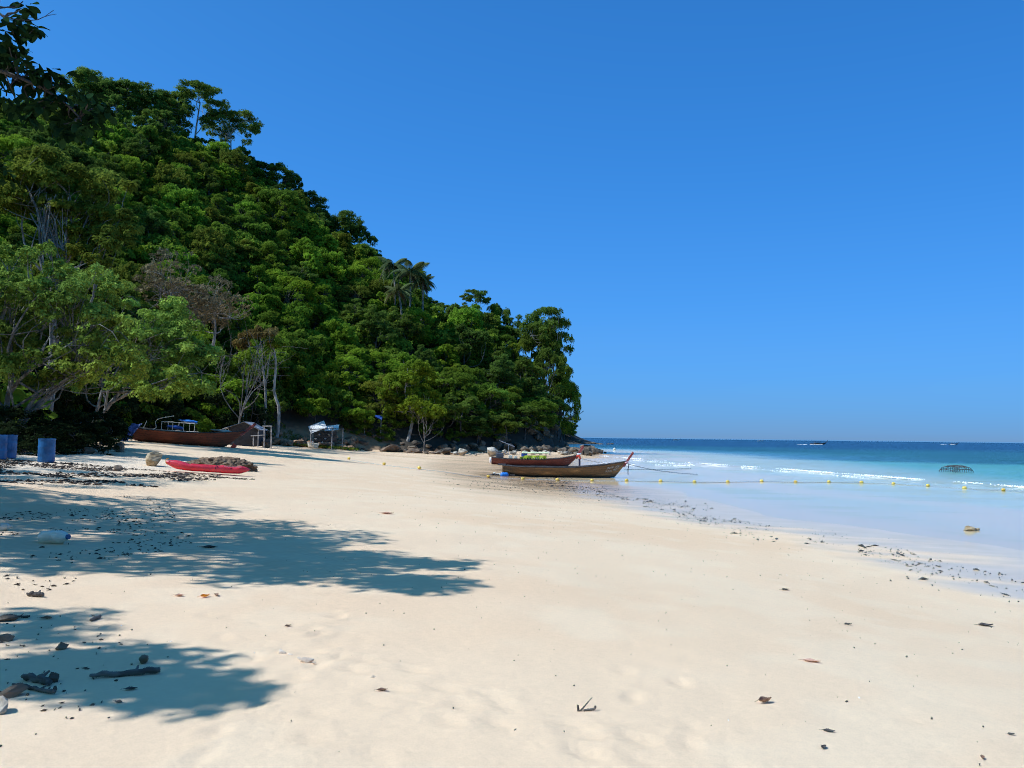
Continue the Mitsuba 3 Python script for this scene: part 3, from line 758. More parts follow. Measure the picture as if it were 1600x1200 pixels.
zones = ((.34, 'low on the slope above the beach'), (.68, 'halfway up the hillside'), (1.1, 'high on the hill near the ridge'))
cand = np.stack([tr.uniform(-150, 13, 30000), tr.uniform(12, 170, 30000)], -1)
ins = contains_xy(FP, cand[:, 0], cand[:, 1])
cand = cand[ins]
zc = hill(cand[:, 0], cand[:, 1])
fd = distance(FP.boundary, shp_points(cand))
ridge_xy = np.array([p[:2] for p in RIDGE]); ridge_y = np.interp(cand[:, 0], ridge_xy[:, 0], ridge_xy[:, 1])
count = 0
for (x, y), z, d, ry in zip(cand, zc, fd, ridge_y):
    px, py = visible_px((x, y, z + 6))
    if px < -90 or px > 850 or d < 1.5 or y > ry + 4 or y < 40: continue
    t = min(1, d / max(12, (d + max(0, ry - y))))
    gap = 3.3 + 1.0 * tr.random()
    w = {'mid': 3, 'bright': 3, 'dark': 2.4, 'olive': 1.6}
    if t > .66: w.update(dark=6, bright=1.0, mid=2.5)
    elif 380 < px < 640: w.update(bright=5.5, dark=1.4, olive=1.6)
    if px > 690: w.update(dark=4, bright=1.2, mid=3.2, olive=1.4)
    if px < 240: w.update(dark=3, bright=2, olive=3)
    ks = list(w)
    kind_ = ks[tr.choice(4, p=np.array(list(w.values())) / sum(w.values()))]
    sp = kind_ + str(tr.integers(0, 3))
    s = tr.uniform(.62, 1.0) * (.95 if d > 4 else .7)
    if t > .8: s *= .85
    top = visible_px((x, y, z + HT[kind_] * s * 1.05))
    rad = 4.1 * s * FPX / y
    if top[1] < min(np.interp([top[0] - rad * .6, top[0], top[0] + rad * .6], SKYX, SKYY).max() + 6, 700): continue
    if len(placed) > 310 or not try_place(x, y, gap): continue
    zone = next(n for lim, n in zones if t < lim)
    part = 'on the headland' if px > 690 else zone
    lab = f'{LOOK[sp]} {part}'
    plant('jungle_tree', sp, (x, y, z - .2), tr.uniform(0, 6.28), (s * tr.uniform(.9, 1.15), s * tr.uniform(.9, 1.15), s * tr.uniform(.9, 1.1)), lab, 'tree', f'{LOOK[sp]}s {part}')
    count += 1
print('hill trees', count)
# undergrowth that closes the gaps between the trees: one mass
cu_ = np.stack([tr.uniform(-120, 12, 5000), tr.uniform(30, 152, 5000)], -1)
cu_ = cu_[contains_xy(FP, cu_[:, 0], cu_[:, 1])]
cz, cd = hill(cu_[:, 0], cu_[:, 1]), distance(FP.boundary, shp_points(cu_))
cy_ = np.interp(cu_[:, 0], ridge_xy[:, 0], ridge_xy[:, 1])
tag('undergrowth', 'tangled green undergrowth covering the ground between the trees of the hill', 'undergrowth', kind='stuff')
taken.add('undergrowth'); spots = []
for (x, y), z, d, ry in zip(cu_, cz, cd, cy_):
    px, py = visible_px((x, y, z + 2.5))
    if px < -60 or d < (1.8 if px > 560 else 4.5 if px > 400 else 1.2) or y > ry + 2 or py < np.interp(px, SKYX, SKYY) + 14 or px > 880: continue
    if any((x - a) ** 2 + (y - b) ** 2 < 4.4 for a, b in spots): continue
    spots.append((x, y))
    dark_ = px > 560 and d < 6
    k_ = len(spots); s = tr.uniform(.8, 1.35) * (.55 if dark_ else 1)
    scene[f'undergrowth__{k_:03d}'] = {'type': 'instance', 'to_world': xf((x, y, z - .3), k_ * 1.7, s=s), 'g': {'type': 'ref', 'id': group_of(f'scrub{2 if dark_ else (0, 1, 2, 2, 0)[k_ % 5]}')}}
print('undergrowth', len(spots))
ext = np.stack([tr.uniform(-165, -20, 2500), tr.uniform(10, 150, 2500)], -1)   # the slope goes on, wooded, beyond the left edge
ext = ext[contains_xy(FP, ext[:, 0], ext[:, 1])]
ez, n_ext = hill(ext[:, 0], ext[:, 1]), 0
for (x, y), z in zip(ext, ez):
    if visible_px((x, y, z + 4))[0] > -70 or n_ext > 170: continue
    if any((x - a) ** 2 + (y - b) ** 2 < 26 for a, b in spots): continue
    spots.append((x, y)); n_ext += 1
    k_ = len(spots)
    scene[f'undergrowth__{k_:03d}'] = {'type': 'instance', 'to_world': xf((x, y, z - .5), k_ * 1.7, s=tr.uniform(2.0, 2.8)), 'g': {'type': 'ref', 'id': group_of(f'scrub{k_ % 3}')}}
print('beyond the frame', n_ext)
# far headland trees
for k in range(34):
    x, y = tr.uniform(2, 26.5), tr.uniform(332, 358)
    z = 20 * math.exp(-(max(x - 2, 0) / 23) ** 2) * math.exp(-((y - 365) / 24) ** 2) - 1
    plant('jungle_tree', ('mid0', 'olive0', 'dark0', 'mid1')[k % 4], (x, y, max(z, .5) - .5), tr.uniform(0, 6), tr.uniform(.55, .85), 'small tree on the low point far behind the headland', 'tree', 'trees on the far point')

# thickets along the foot of the hill
fl = curve(np.array(FOOT[1:15]), 90)
for k, q in enumerate(fl[4:]):
    n_ = tr.normal(0, .8, 2)
    x, y = q[0] + n_[0] - 1.0, q[1] + n_[1] + 1.0
    px, _ = visible_px((x, y, 2))
    if px < -60 or px > 575 or (405 < px < 545) or (185 < px < 440 and k % 2): continue
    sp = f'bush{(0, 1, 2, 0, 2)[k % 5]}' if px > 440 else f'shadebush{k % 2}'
    s = tr.uniform(.6, 1.15)
    plant('thicket', sp, (x, y, max(hill(np.array([x]), np.array([y]))[0], gz(x, y)) - .3), tr.uniform(0, 6), (s, s, s * tr.uniform(.8, 1.3)), f'{LOOK[sp]} at the foot of the hill', 'bush', f'{LOOK[sp]} group along the foot of the hill')
# shrubs behind the barrels and left of the beached boat
SHRUB = ['at the left edge behind the cut-off barrels', 'between the cut-off barrels and the lone barrel', 'directly behind the lone barrel', 'just right of the lone barrel', 'second to the right of the lone barrel', 'third to the right of the lone barrel', 'nearest the stern of the beached boat', 'in the second row behind the cut-off barrels', 'in the second row behind the lone barrel', 'in the second row right of the lone barrel', 'beyond the left edge of the photo']
for k, (px, y, s) in enumerate(((8, 33, .7), (38, 32.5, .62), (68, 34, .66), (100, 35, .72), (130, 37, .72), (150, 42, .75), (162, 50, .8), (20, 37, 1.0), (85, 40, 1.0), (140, 43, 1.0), (-25, 35, .9))):
    q = at(px, 690, y)
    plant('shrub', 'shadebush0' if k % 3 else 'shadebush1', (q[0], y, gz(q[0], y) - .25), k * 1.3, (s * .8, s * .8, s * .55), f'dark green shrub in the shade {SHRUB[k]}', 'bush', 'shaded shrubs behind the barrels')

# ---- the light green trees at the left
def custom_tree(name, label, ells, base, fork, nl, L, mat, bark, seed, r0, y0, width=.6, nc=18, rc=(.55, .95), twig=.02, lead=None, cat='tree'):
    g = np.random.default_rng(seed)
    C, R = [], []
    for (cx, cy, rx, ry, dy) in ells:
        for _ in range(nc):
            a, r = g.uniform(0, 6.283), math.sqrt(g.random())
            C.append(at(cx + rx * r * math.cos(a), cy + ry * r * math.sin(a), y0 + dy + g.uniform(-1.6, 1.6)))
            R.append(g.uniform(*rc))
    C, R = np.array(C), np.array(R)
    v, f, uv = clump_leaves(g, C, R, nl, L, .72, .4, width=width)
    key = thing(name, label, cat)
    stems = [limbs(g, C[i::len(fork)], fk, base if not lead else lead[i], r0 * sc, twig=twig, groups=6) for i, (fk, sc) in enumerate(fork)]
    put('trunk', join(stems), bark, key, smooth=True)
    put('crown', (v, f), mat, key, uv=uv)
    return key


b0 = at(18, 690, 37.5); b0[2] = gz(b0[0], b0[1])
custom_tree('sea_hibiscus_tree', 'light green tree with pale forked stems at the left edge of the photo', [(40, 425, 62, 55, 0), (10, 500, 50, 60, .3), (88, 455, 48, 45, -.3), (150, 480, 50, 55, 0), (70, 560, 75, 45, -.6), (170, 560, 55, 45, -.5)],
            b0, [(at(20, 590, 37.5), 1.0), (at(60, 615, 37.3), .8), (at(110, 590, 37), .6)], 26000, .19, 'leaf_light', 'bark', 301, .16, 37.5, nc=26, rc=(.25, .75))
b1 = at(140, 690, 55); b1[2] = gz(b1[0], b1[1])
custom_tree('sea_hibiscus_tree', 'light green spreading tree above the stern of the beached red boat', [(120, 560, 45, 50, 0), (200, 520, 45, 55, 0), (262, 520, 42, 45, .6), (300, 560, 42, 55, 0), (230, 585, 65, 38, -.4)],
            b1, [(at(195, 605, 55.5), 1.0), (at(165, 590, 55.5), .7)], 24000, .24, 'leaf_light', 'bark', 302, .18, 56, nc=24, rc=(.35, 1.0))
b2 = at(75, 640, 49); b2[2] = 2.6
vt = custom_tree('vine_draped_tree', 'tall tree draped with yellow-green creepers and hanging roots behind the light green tree', [(60, 265, 50, 35, 0), (110, 300, 60, 45, .5), (170, 330, 45, 55, .5), (30, 300, 40, 40, 0), (150, 390, 55, 45, 0)],
                 b2, [(at(62, 400, 49), 1.0), (at(75, 370, 49), .8)], 26000, .25, 'leaf_olive', 'bark', 303, .2, 49)
g = np.random.default_rng(8)
rootsm = []
for k in range(26):
    a = at(55 + g.uniform(-15, 60), 300 + g.uniform(0, 40), 48.3 + g.uniform(-.5, .5))
    e = at(60 + g.uniform(-10, 45), 400 + g.uniform(-25, 60), 48.3)
    rootsm.append(tube(curve([a, (a + e) / 2 + g.normal(0, .35, 3), e], 8), g.uniform(.02, .05), 4))
put('hanging_root', join(rootsm), 'bark', vt, smooth=True)


def bare_tree(name, label, base, tips, r0, bark, seed, n=60):
    g = np.random.default_rng(seed)
    C = np.array(tips)
    return tag(put(name, limbs(g, C, base + (C.mean(0) - base) * .45, base, r0, twig=.016, groups=7), bark, smooth=True), label, 'tree')


g = np.random.default_rng(12)
tips = [at(392 + g.normal(0, 34), 562 + g.normal(0, 28), 76 + g.normal(0, 1.5)) for _ in range(80)]
bb = at(372, 680, 76); bb[2] = gz(bb[0], bb[1])
bare_tree('bare_tree', 'leafless grey tangle of branches above the dark shack', bb, tips, .11, 'bark', 41)
tips = [at(665 + g.normal(0, 14), 645 + g.normal(0, 14), 97 + g.normal(0, .8)) for _ in range(30)]
bb = at(662, 700, 97); bb[2] = gz(bb[0], bb[1])
bare_tree('bare_tree', 'small bare grey tree in front of the dark hollow behind the rocks', bb, tips, .07, 'bark', 42)
tips = [at(898 + g.normal(0, 6), 640 + g.normal(0, 12), 136 + g.normal(0, .8)) for _ in range(12)] + [at(901, 620, 136), at(912, 641, 136)]
bb = at(880, 668, 136)
bare_tree('bare_tree', 'pale dead branches leaning out from the tip of the headland', bb, tips, .22, 'bark_pale', 43)
# slim pale trunks in front of the slope
for lab, pts, y, r in (('slim crooked pale trunk wrapped in vine between the shack and the tin-roofed hut', ((430, 682), (436, 640), (428, 610), (431, 570), (424, 535)), 84, .16),
                       ('thin straight pale trunk rising behind the dark shack', ((378, 665), (384, 610), (392, 565)), 80, .09)):
    p = [at(a, b, y) for a, b in pts]
    p[0][2] = gz(p[0][0], p[0][1]) - .3
    key = thing('slender_tree', lab, 'tree')
    put('trunk', tube(curve(p, 14), np.linspace(r * 1.2, r * .6, 14), 7), 'bark_pale', key, smooth=True)
    C = np.array([p[-1] + tr.normal(0, .8, 3) for _ in range(10)])
    v, f, uv = clump_leaves(tr, C, np.full(10, .8), 1500, .3)
    put('crown', (v, f), 'leaf_mid', key, uv=uv)


# ---- coconut palms
def frond(g, L, droop, dead=False):
    n = 14
    t = np.linspace(0, 1, n)
    rach = np.stack([L * t * (1 - .12 * t), t * 0, L * (.45 * t - droop * t ** 2.2)], -1)
    ms = [tube(rach, np.linspace(.045, .012, n), 4)]
    vs, fs, o = [], [], 0
    for k in range(44):
        u = .1 + .9 * k / 43
        b = np.array([np.interp(u, t, rach[:, i]) for i in range(3)])
        ll = L * .30 * math.sin(math.pi * min(1, u * .9 + .12)) * g.uniform(.85, 1.1)
        for sgn in (-1, 1):
            d = np.array([.55, sgn * .8, -.5 - (.7 if dead else 0)]); d /= np.linalg.norm(d)
            mid = b + d * ll * .55 + [0, 0, .02]; tip = b + d * ll + [0, 0, -.28 * ll]
            wv = np.array([.085, 0, 0])
            vs += [b - wv * .4, b + wv * .4, mid + wv * .5, mid - wv * .5, tip]
            fs += [(o, o + 1, o + 2), (o, o + 2, o + 3), (o + 3, o + 2, o + 4)]; o += 5
    ms.append((np.array(vs), np.array(fs)))
    v, f = join(ms)
    return v, f, np.stack([np.full(len(v), g.random()), np.full(len(v), g.random())], -1)


g = np.random.default_rng(19)
FR = []
for k in range(5):
    v, f, uv = frond(g, (3.4, 3.3, 3.2, 3.0, 2.7)[k], (.45, .7, .95, 1.2, 1.5)[k], k == 4)
    FR.append(mikit.ply((v, f), 'leaf_dead' if k == 4 else 'leaf_palm', uv=uv))
for (px, py, y, H, lab, s) in ((640, 425, 122, 9, 'coconut palm with the widest crown on the skyline', 1.12), (614, 415, 123, 9, 'coconut palm half hidden left of the wider palm', .95), (622, 455, 119, 7, 'lower coconut palm with hanging dead fronds in front of the other two', .85), (660, 440, 124, 8, 'coconut palm leaning right at the edge of the skyline', .8)):
    c = at(px, py, y)
    key = thing('coconut_palm', lab, 'palm tree')
    b = c - [g.normal(0, .5), 0, H]
    put('trunk', tube(curve([b, (b + c) / 2 + [.25, 0, 0], c], 14), np.linspace(.2, .13, 14), 8), 'bark', key, smooth=True)
    n = 26
    for k in range(n):
        ft = min(4, int(k * 4.6 / n))
        put('frond', FR[ft], None, key, m=xf(c, k * 2.4 + g.normal(0, .2), ry=g.normal(0, .12) - (.35 if ft == 0 else 0), s=1.0 * s * g.uniform(.85, 1.1)))

# ---- the sea almond trees at the left, outside the frame but for one branch
def bigleaf(seed):
    g = np.random.default_rng(seed)
    n = 7
    t = np.linspace(0, 1, n)
    w = .5 * .62 * np.sin(np.pi * np.clip(t * .93 + .05, 0, 1)) ** .75 * (.55 + .6 * t)
    bend = -.22 * t ** 2 * g.uniform(.3, 1.4)
    rows = []
    for s in (-1, -.5, 0, .5, 1):
        rows.append(np.stack([t, s * w, bend + .16 * np.abs(s) * w + .02 * np.sin(9 * t + 3 * s)], -1))
    V = np.stack(rows, 1)
    uv = np.full((n * 5, 2), g.random())
    return V.reshape(-1, 3), grid_faces(n, 5), uv


LEAFP = []
for k in range(5):
    v, f, uv = bigleaf(60 + k)
    LEAFP.append((v, f, uv))
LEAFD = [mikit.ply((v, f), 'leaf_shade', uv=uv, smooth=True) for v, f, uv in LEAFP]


def scatter_bigleaves(g, C, R, n, L):
    """Many big leaves as one mesh."""
    idx = g.integers(0, len(C), n)
    d = g.normal(size=(n, 3)); d /= np.linalg.norm(d, axis=1, keepdims=True)
    pos = C[idx] + d * (R[idx] * g.random(n) ** .45)[:, None] * [1, 1, .55]
    return leaves(g, pos, d, L, width=.62, up=.9, rnd=.9)


almA = thing('sea_almond_tree', 'sea almond tree whose dark leafy branch hangs into the top left corner', 'tree')
g = np.random.default_rng(90)
bA = np.array([-13.5, 10.0, gz(-13.5, 10.0)])
DA = 9.2
vis = [(0, 66), (12, 64), (24, 76), (4, 82), (34, 84), (150, 158), (165, 168), (60, 160), (45, 155), (5, 110), (30, 110), (72, 128), (-40, 70), (-10, 85), (15, 92), (40, 100), (60, 108), (80, 118), (98, 130), (118, 138), (140, 145), (60, 138), (85, 150), (105, 165), (128, 168), (20, 120), (40, 128), (10, 150), (28, 168), (48, 178), (95, 195), (110, 208), (130, 198), (150, 178), (140, 190), (75, 165), (112, 185), (30, 8), (42, 14), (36, 30), (24, 34), (44, 42), (34, 50), (52, 46), (20, 48)]
twigs, leafs = [], []
mainb = curve([at(-260, 130, 9.5), at(-120, 95, 9.4), at(-20, 105, DA), at(50, 130, DA), at(100, 160, DA), at(125, 185, DA)], 20)
upb = curve([at(-200, -60, 9.3), at(-60, -20, 9.2), at(0, 22, DA), at(20, 40, DA), at(30, 62, DA)], 14)
sprig = curve([at(0, 22, DA), at(40, 32, DA), at(58, 31, DA), at(72, 25, DA), at(88, 22, DA)], 10)
twigs += [tube(mainb, np.linspace(.05, .010, 20), 6), tube(upb, np.linspace(.05, .008, 14), 5), tube(sprig, np.linspace(.010, .004, 10), 4), tube(curve([at(0, 10, DA), at(20, 12, DA), at(36, 2, DA)], 6), .007, 4), tube(curve([at(70, 26, DA), at(78, 20, DA), at(84, 16, DA)], 5), .004, 4)]
for k, (px, py) in enumerate(vis):
    c = at(px, py, DA + g.normal(0, .22))
    src = (upb if py < 60 else mainb)
    s = src[np.argmin(((src - c) ** 2).sum(1))]
    twigs.append(tube(curve([s, (s + c) / 2 + g.normal(0, .03, 3), c], 5), [.012, .010, .008, .007, .006], 4))
    m = 12 if py > 60 else 8
    a0 = g.uniform(0, 6.28)
    for j in range(m):                                     # a rosette of leaves at each twig end
        leafs.append((c + g.normal(0, .045, 3), a0 + j * 2.4 + g.normal(0, .3), g.uniform(-.15, 1.05), g.normal(0, .35), g.uniform(.12, .19)))
for pos, a, tilt, rx, L in leafs:
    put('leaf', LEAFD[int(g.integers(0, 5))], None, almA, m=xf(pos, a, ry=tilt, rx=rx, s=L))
# the rest of that crown, beyond the frame: it casts the long shadow on the sand
CA = []


def shadow_clumps(n, x0, x1, y0, y1, h0, h1, seed):
    """Clump centres that shade the ground between x0..x1, y0..y1 from h0..h1 metres above it."""
    g = np.random.default_rng(seed)
    out = []
    k = math.cos(EL) / math.sin(EL)
    for _ in range(n):
        gx_, gy_ = g.uniform(x0, x1), g.uniform(y0, y1)
        h = g.uniform(h0, h1)
        out.append((gx_ - h * k * math.cos(AZ), gy_ - h * k * math.sin(AZ), 1.1 + h))
    return np.array(out)


CA = np.vstack([shadow_clumps(34, -6.2, -2.6, 11.2, 13.6, 6.2, 9, 5), shadow_clumps(30, -6.4, -1.9, 9.3, 11.3, 6.2, 8.5, 1), shadow_clumps(12, -3.4, -1.05, 8.9, 11.2, 6.4, 7.4, 2), shadow_clumps(5, -1.25, -.7, 8.8, 9.3, 6.4, 6.9, 3), shadow_clumps(10, -8.5, -5.0, 10.5, 13, 6, 8.5, 4)])
CA = CA[[visible_px(c)[0] < -25 for c in CA]]
v, f, uv = scatter_bigleaves(g, CA, np.full(len(CA), .66), 9000, .2)
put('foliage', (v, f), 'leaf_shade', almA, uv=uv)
tag(almA + '__foliage', None, kind='stuff')
sx_ = CA[:, 0] + (CA[:, 2] - 1.1) * math.cos(EL) / math.sin(EL) * math.cos(AZ)
tipc, rest_ = CA[sx_ > -1.55], CA[sx_ <= -1.55]
wood = limbs(g, rest_, bA + [1.0, 0, 5.0], bA, .22, twig=.015, groups=7)
for c in tipc:
    q = rest_[np.argmin(((rest_ - c) ** 2).sum(1))]
    twigs.append(tube([q, (q + c) / 2 + [0, 0, .05], c], .012, 4))
link = tube(curve([bA + [.8, 0, 4.2], at(-400, 150, 9.6), at(-260, 130, 9.5)], 8), np.linspace(.13, .09, 8), 6)
link2 = tube(curve([bA + [1.0, 0, 5.0], at(-420, -70, 9.4), at(-200, -60, 9.3)], 8), np.linspace(.1, .05, 8), 6)
put('trunk', join([wood, link, link2] + twigs), 'bark_dark', almA, smooth=True)


def shade_tree(label, base, C, n, seed, R=.62, L=.2):
    g = np.random.default_rng(seed)
    key = thing('sea_almond_tree', label, 'tree')
    C = C[[(c - [0, 0, EYE]) @ fw < .3 or visible_px(c)[0] < -25 or visible_px(c)[1] < -25 for c in C]]
    b = np.array([base[0], base[1], gz(*base)])
    top = C.mean(0) * [.4, .4, .75] + b * [.6, .6, .25]
    put('trunk', limbs(g, C, top, b, .2, twig=.015, groups=6), 'bark_dark', key, smooth=True)
    v, f, uv = scatter_bigleaves(g, C, np.full(len(C), R), n, L)
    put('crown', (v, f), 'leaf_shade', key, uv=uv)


shade_tree('sea almond tree outside the left edge that throws the nearest shadow on the sand', (-11.5, 3.2), np.vstack([shadow_clumps(16, -5.5, -2.2, 4.95, 5.9, 6, 8, 11), shadow_clumps(5, -2.6, -1.75, 5.0, 5.6, 6.2, 7.2, 12), shadow_clumps(6, -6, -3.6, 6.0, 7.0, 6.5, 8, 13)]), 3000, 21, .5)
shade_tree('sea almond tree outside the left edge that dapples the sand bank below the litter', (-19, 15), np.vstack([shadow_clumps(44, -12.5, -5.6, 12.5, 18, 6, 9, 14), shadow_clumps(6, -6, -4.2, 13.4, 15, 6, 8, 16)]), 4600, 22, .75)
shade_tree('sea almond tree outside the left edge that shades the litter in front of the barrels', (-25, 21), shadow_clumps(30, -17, -9.5, 19.5, 25, 7, 11, 15), 3200, 23, .85)
shade_tree('sea almond tree beside the left edge that shades the blue barrels', (-27, 27), shadow_clumps(26, -21, -15.5, 26, 31, 6, 10, 17), 3200, 24, .85)

shade_tree('sea almond tree left of and behind the camera, at the back of the beach', (-13, -2), shadow_clumps(30, -9, -3.8, -2.5, 3.2, 6, 9, 31), 3600, 25, .8)
shade_tree('sea almond tree outside the left edge that shades the shrubs behind the barrels', (-31, 32), shadow_clumps(40, -25, -15, 31, 41, 6, 10, 18), 4600, 27, .9)
for k, (x, y, sp) in enumerate(((-17.5, -5, 'dark0'), (-18, 1.5, 'mid1'), (-20, 6, 'dark1'), (-19, 12, 'dark2'), (-24, 17, 'mid0'), (-17, -12, 'dark2'), (-13, -17, 'mid2'))):
    plant('fringe_tree', sp, (x, y, gz(x, y) - .3), k * 1.1, (1.1, 1.1, 1.15), 'leafy tree in the fringe along the back of the beach, outside the left edge', 'tree', 'trees along the back of the beach')
shade_tree('sea almond tree well behind the camera on the left', (-12, -9), shadow_clumps(30, -8, -2, -9, -3.5, 6, 9, 32), 3600, 26, .8)


# ------------------------------------------------------------------ boats
def hull(L, B, sheer, keel, rake=.9, n=44, m=15, laps=6, thick=.045):
    """Planked long boat, x forward. sheer, keel: heights at t = 0..1. Returns outer surface function, outer mesh with uv, inner mesh."""
    ts = np.linspace(0, 1, n)
    S, K = PchipInterpolator(*zip(*sheer)), PchipInterpolator(*zip(*keel))

    def surf(t, u, off=0.0, side=-1):
        t, u = np.asarray(t, float), np.asarray(u, float)
        b = B / 2 * np.where(t > .42, 1 - (np.abs(t - .42) / .58) ** 2.3, 1 - .42 * (np.abs(.42 - t) / .42) ** 2)
        lap = .012 * (np.mod(u * laps, 1.0) - .5) * (b > .05)
        y = b * u ** (.50 + .25 * np.clip((t - .7) / .3, 0, 1)) + lap + off
        z = K(t) + (S(t) - K(t)) * u ** 1.1
        x = L * t - rake * np.clip((t - .62) / .38, 0, 1) ** 1.6 * (1 - u)
        return np.stack([x, side * y, z], -1)

    Tt, U = np.meshgrid(ts, np.linspace(0, 1, m * 2 - 1), indexing='ij')
    outs, uvs = [], []
    for side in (-1, 1):
        V = surf(Tt, U, 0, side)
        outs.append((V.reshape(-1, 3), grid_faces(n, m * 2 - 1) if side < 0 else grid_faces(n, m * 2 - 1)[:, ::-1]))
        uvs.append(np.stack([Tt * L, U], -1).reshape(-1, 2))
        k = len(uvs)
    # stern board
    us = np.linspace(0, 1, 12)
    a, b = surf(us * 0, us, 0, -1), surf(us * 0, us, 0, 1)
    V = np.stack([a, b], 1).reshape(-1, 3)
    outs.append((V, grid_faces(12, 2))); uvs.append(np.stack([np.repeat(us, 2) * .5, np.repeat(us, 2)], -1))
    inn = []
    for side in (-1, 1):
        V = surf(np.clip(Tt, .015, .97), np.maximum(U, .25), -thick, side)
        V[..., 1] = side * np.maximum(side * V[..., 1], .005)
        inn.append((V.reshape(-1, 3), grid_faces(n, m * 2 - 1)))
    fl = np.linspace(.015, .95, n)
    a, b = surf(fl, fl * 0 + .25, -thick, -1), surf(fl, fl * 0 + .25, -thick, 1)
    inn.append((np.stack([a, b], 1).reshape(-1, 3), grid_faces(n, 2)))
    return surf, join(outs), np.vstack(uvs), join(inn)


def glyphs(surf, t0, t1, u0, u1, n, seed, rows=6, cols=5, off=.012, line=.62):
    """A line of small brush-painted characters lying on the hull side."""
    g = np.random.default_rng(seed)
    vs, fs, o = [], [], 0
    for k in range(n):
        bm = np.zeros((rows, cols), bool)
        bm[g.integers(0, 2):, 0] = g.random() < .8
        bm[:, cols - 2] = g.random() < .75
        bm[0, 1:cols - 2] = g.random() < .6; bm[rows - 1, 1:cols - 2] = g.random() < .6
        bm[rows // 2, 0:cols - 2] |= g.random() < .4
        bm[:, cols - 1] = False
        for r in range(rows):
            for c in range(cols):
                if not bm[r, c]: continue
                ta = t0 + (t1 - t0) * (k + c / cols) / n; tb = t0 + (t1 - t0) * (k + (c + 1) / cols) / n
                ua = u0 + (u1 - u0) * r / rows; ub = u0 + (u1 - u0) * (r + 1) / rows
                q = surf(np.array([ta, tb, tb, ta]), np.array([ua, ua, ub, ub]), off, -1)
                vs.append(q); fs += [(o, o + 1, o + 2), (o, o + 2, o + 3)]; o += 4
    return np.vstack(vs), np.array(fs)


def boat(key, M, L, B, sheer, keel, rake, mat, post, inner='inner_wood', thw=6, post_len=1.0, post_ang=.55, post_w=.16):
    surf, om, uv, im = hull(L, B, sheer, keel, rake)
    put('hull', om, mat, key, smooth=True, uv=uv, m=M)
    put('inner_planking', im, inner, key, m=M)
    t = np.linspace(0, 1, 44)
    for side in (-1, 1):
        q = surf(t, t * 0 + 1, .015, side); q[:, 2] += .012
        put('gunwale', tube(q, .042, 6), 'gunwale_dark', key, smooth=True, m=M)
    for k in range(thw):
        tt = .12 + .7 * k / max(thw - 1, 1)
        a = surf(np.array([tt]), np.array([.86]), -.03, -1)[0]
        put('thwart', box((a[0], 0, a[2]), (.22, 2 * abs(a[1]), .035)), 'inner_wood', key, m=M)
    tip = surf(np.array([1.0]), np.array([.75]), 0, -1)[0] * [1, 0, 1]
    d = np.array([math.sin(post_ang), 0, math.cos(post_ang)])
    p = np.array([tip - d * .1, tip + d * post_len * .5, tip + d * (post_len + .25)])
    put('prow_post', box((p[0] + p[2]) / 2, (post_w, .09, np.linalg.norm(p[2] - p[0])), ry=post_ang), post, key, m=M)
    kt = np.linspace(0.02, 1, 30)
    ks = surf(kt, kt * 0, 0, -1) * [1, 0, 1]
    put('keel', tube(ks, .045, 6), 'gunwale_dark', key, smooth=True, m=M)
    return surf, tip, d


# nearer wooden boat
YB = 54.0
o = at(785, 741, YB); o[2] = 0.02
near = thing('longtail_boat', 'weathered brown wooden longtail boat with white lettering on its bow', 'boat')
MN = xf(o, -.015)
surf, tip, d = boat(near, MN, 8.5, 1.55, ((0, .74), (.2, .66), (.5, .66), (.75, .80), (.92, 1.0), (1, 1.12)), ((0, .16), (.15, .06), (.5, .0), (.85, .0), (1, .06)), .85, 'hull_brown', 'prow_red', post_len=.85, post_ang=.60, post_w=.15)
put('lettering', join([glyphs(surf, .845, .905, .66, .80, 8, 5), glyphs(surf, .845, .905, .44, .56, 9, 6), glyphs(surf, .918, .955, .66, .82, 4, 7), glyphs(surf, .918, .95, .48, .62, 4, 8), glyphs(surf, .956, .962, .5, .82, 1, 9)]), 'letter', near, m=MN)
pt = tip + d * .25
put('ribbon', tube(curve([pt + [-.09, -.07, -.02], pt + [0, -.1, 0], pt + [.1, -.07, .02], pt + [.1, .08, .02], pt + [-.09, .08, -.02]], 12), .055, 6), 'pink_ribbon', near, smooth=True, m=MN)
put('ribbon', tube(curve([pt + [.1, -.07, -.06], pt + [.14, -.08, -.3], pt + [.11, -.07, -.55], pt + [.12, -.07, -.85]], 12), np.linspace(.035, .02, 12), 5), 'navy_ribbon', near, smooth=True, m=MN)
put('rib', join([tube(surf(np.full(8, t), np.linspace(.3, .98, 8), -.055, s), .022, 4) for t in np.linspace(.08, .9, 18) for s in (-1, 1)]), 'inner_wood', near, m=MN)
tag(near + '__rib', None, kind='stuff')
put('stern_plank', box((-.05, 0, .80), (.55, 1.0, .06)), 'gunwale_dark', near, m=MN)
q = at(783, 742, YB - .5)
tag(put('plank_raft', join([box((0, 0, 0), (1.9, .3, .07)), box((.1, .34, .01), (1.6, .28, .06)), box((-.55, .15, .06), (.12, .7, .06)), box((.5, .15, .06), (.12, .7, .06))]), 'gunwale_dark', m=xf((q[0], q[1], .12), -.03)), 'low dark plank platform lying at the stern of the brown boat', 'platform')
tag(put('white_bundle', join([rock(5, 2, .5), (rock(6, 2, .5)[0] * .7 + [1.3, 0, -.1], rock(6, 2, .5)[1]), (rock(7, 2, .5)[0] * .6 + [2.3, .2, -.2], rock(7, 2, .5)[1])]), 'white_plastic', smooth=True, m=xf((q[0] - .45, q[1], .22), 0, s=(.14, .14, .09))), 'white crumpled bundle on the plank platform by the brown boat', 'bundle')
can = thing('jerry_can', 'blue plastic can floating by the stern of the brown boat', 'can')
q = at(788, 740, YB - 1)
MC = xf((q[0], q[1], .16), .25)
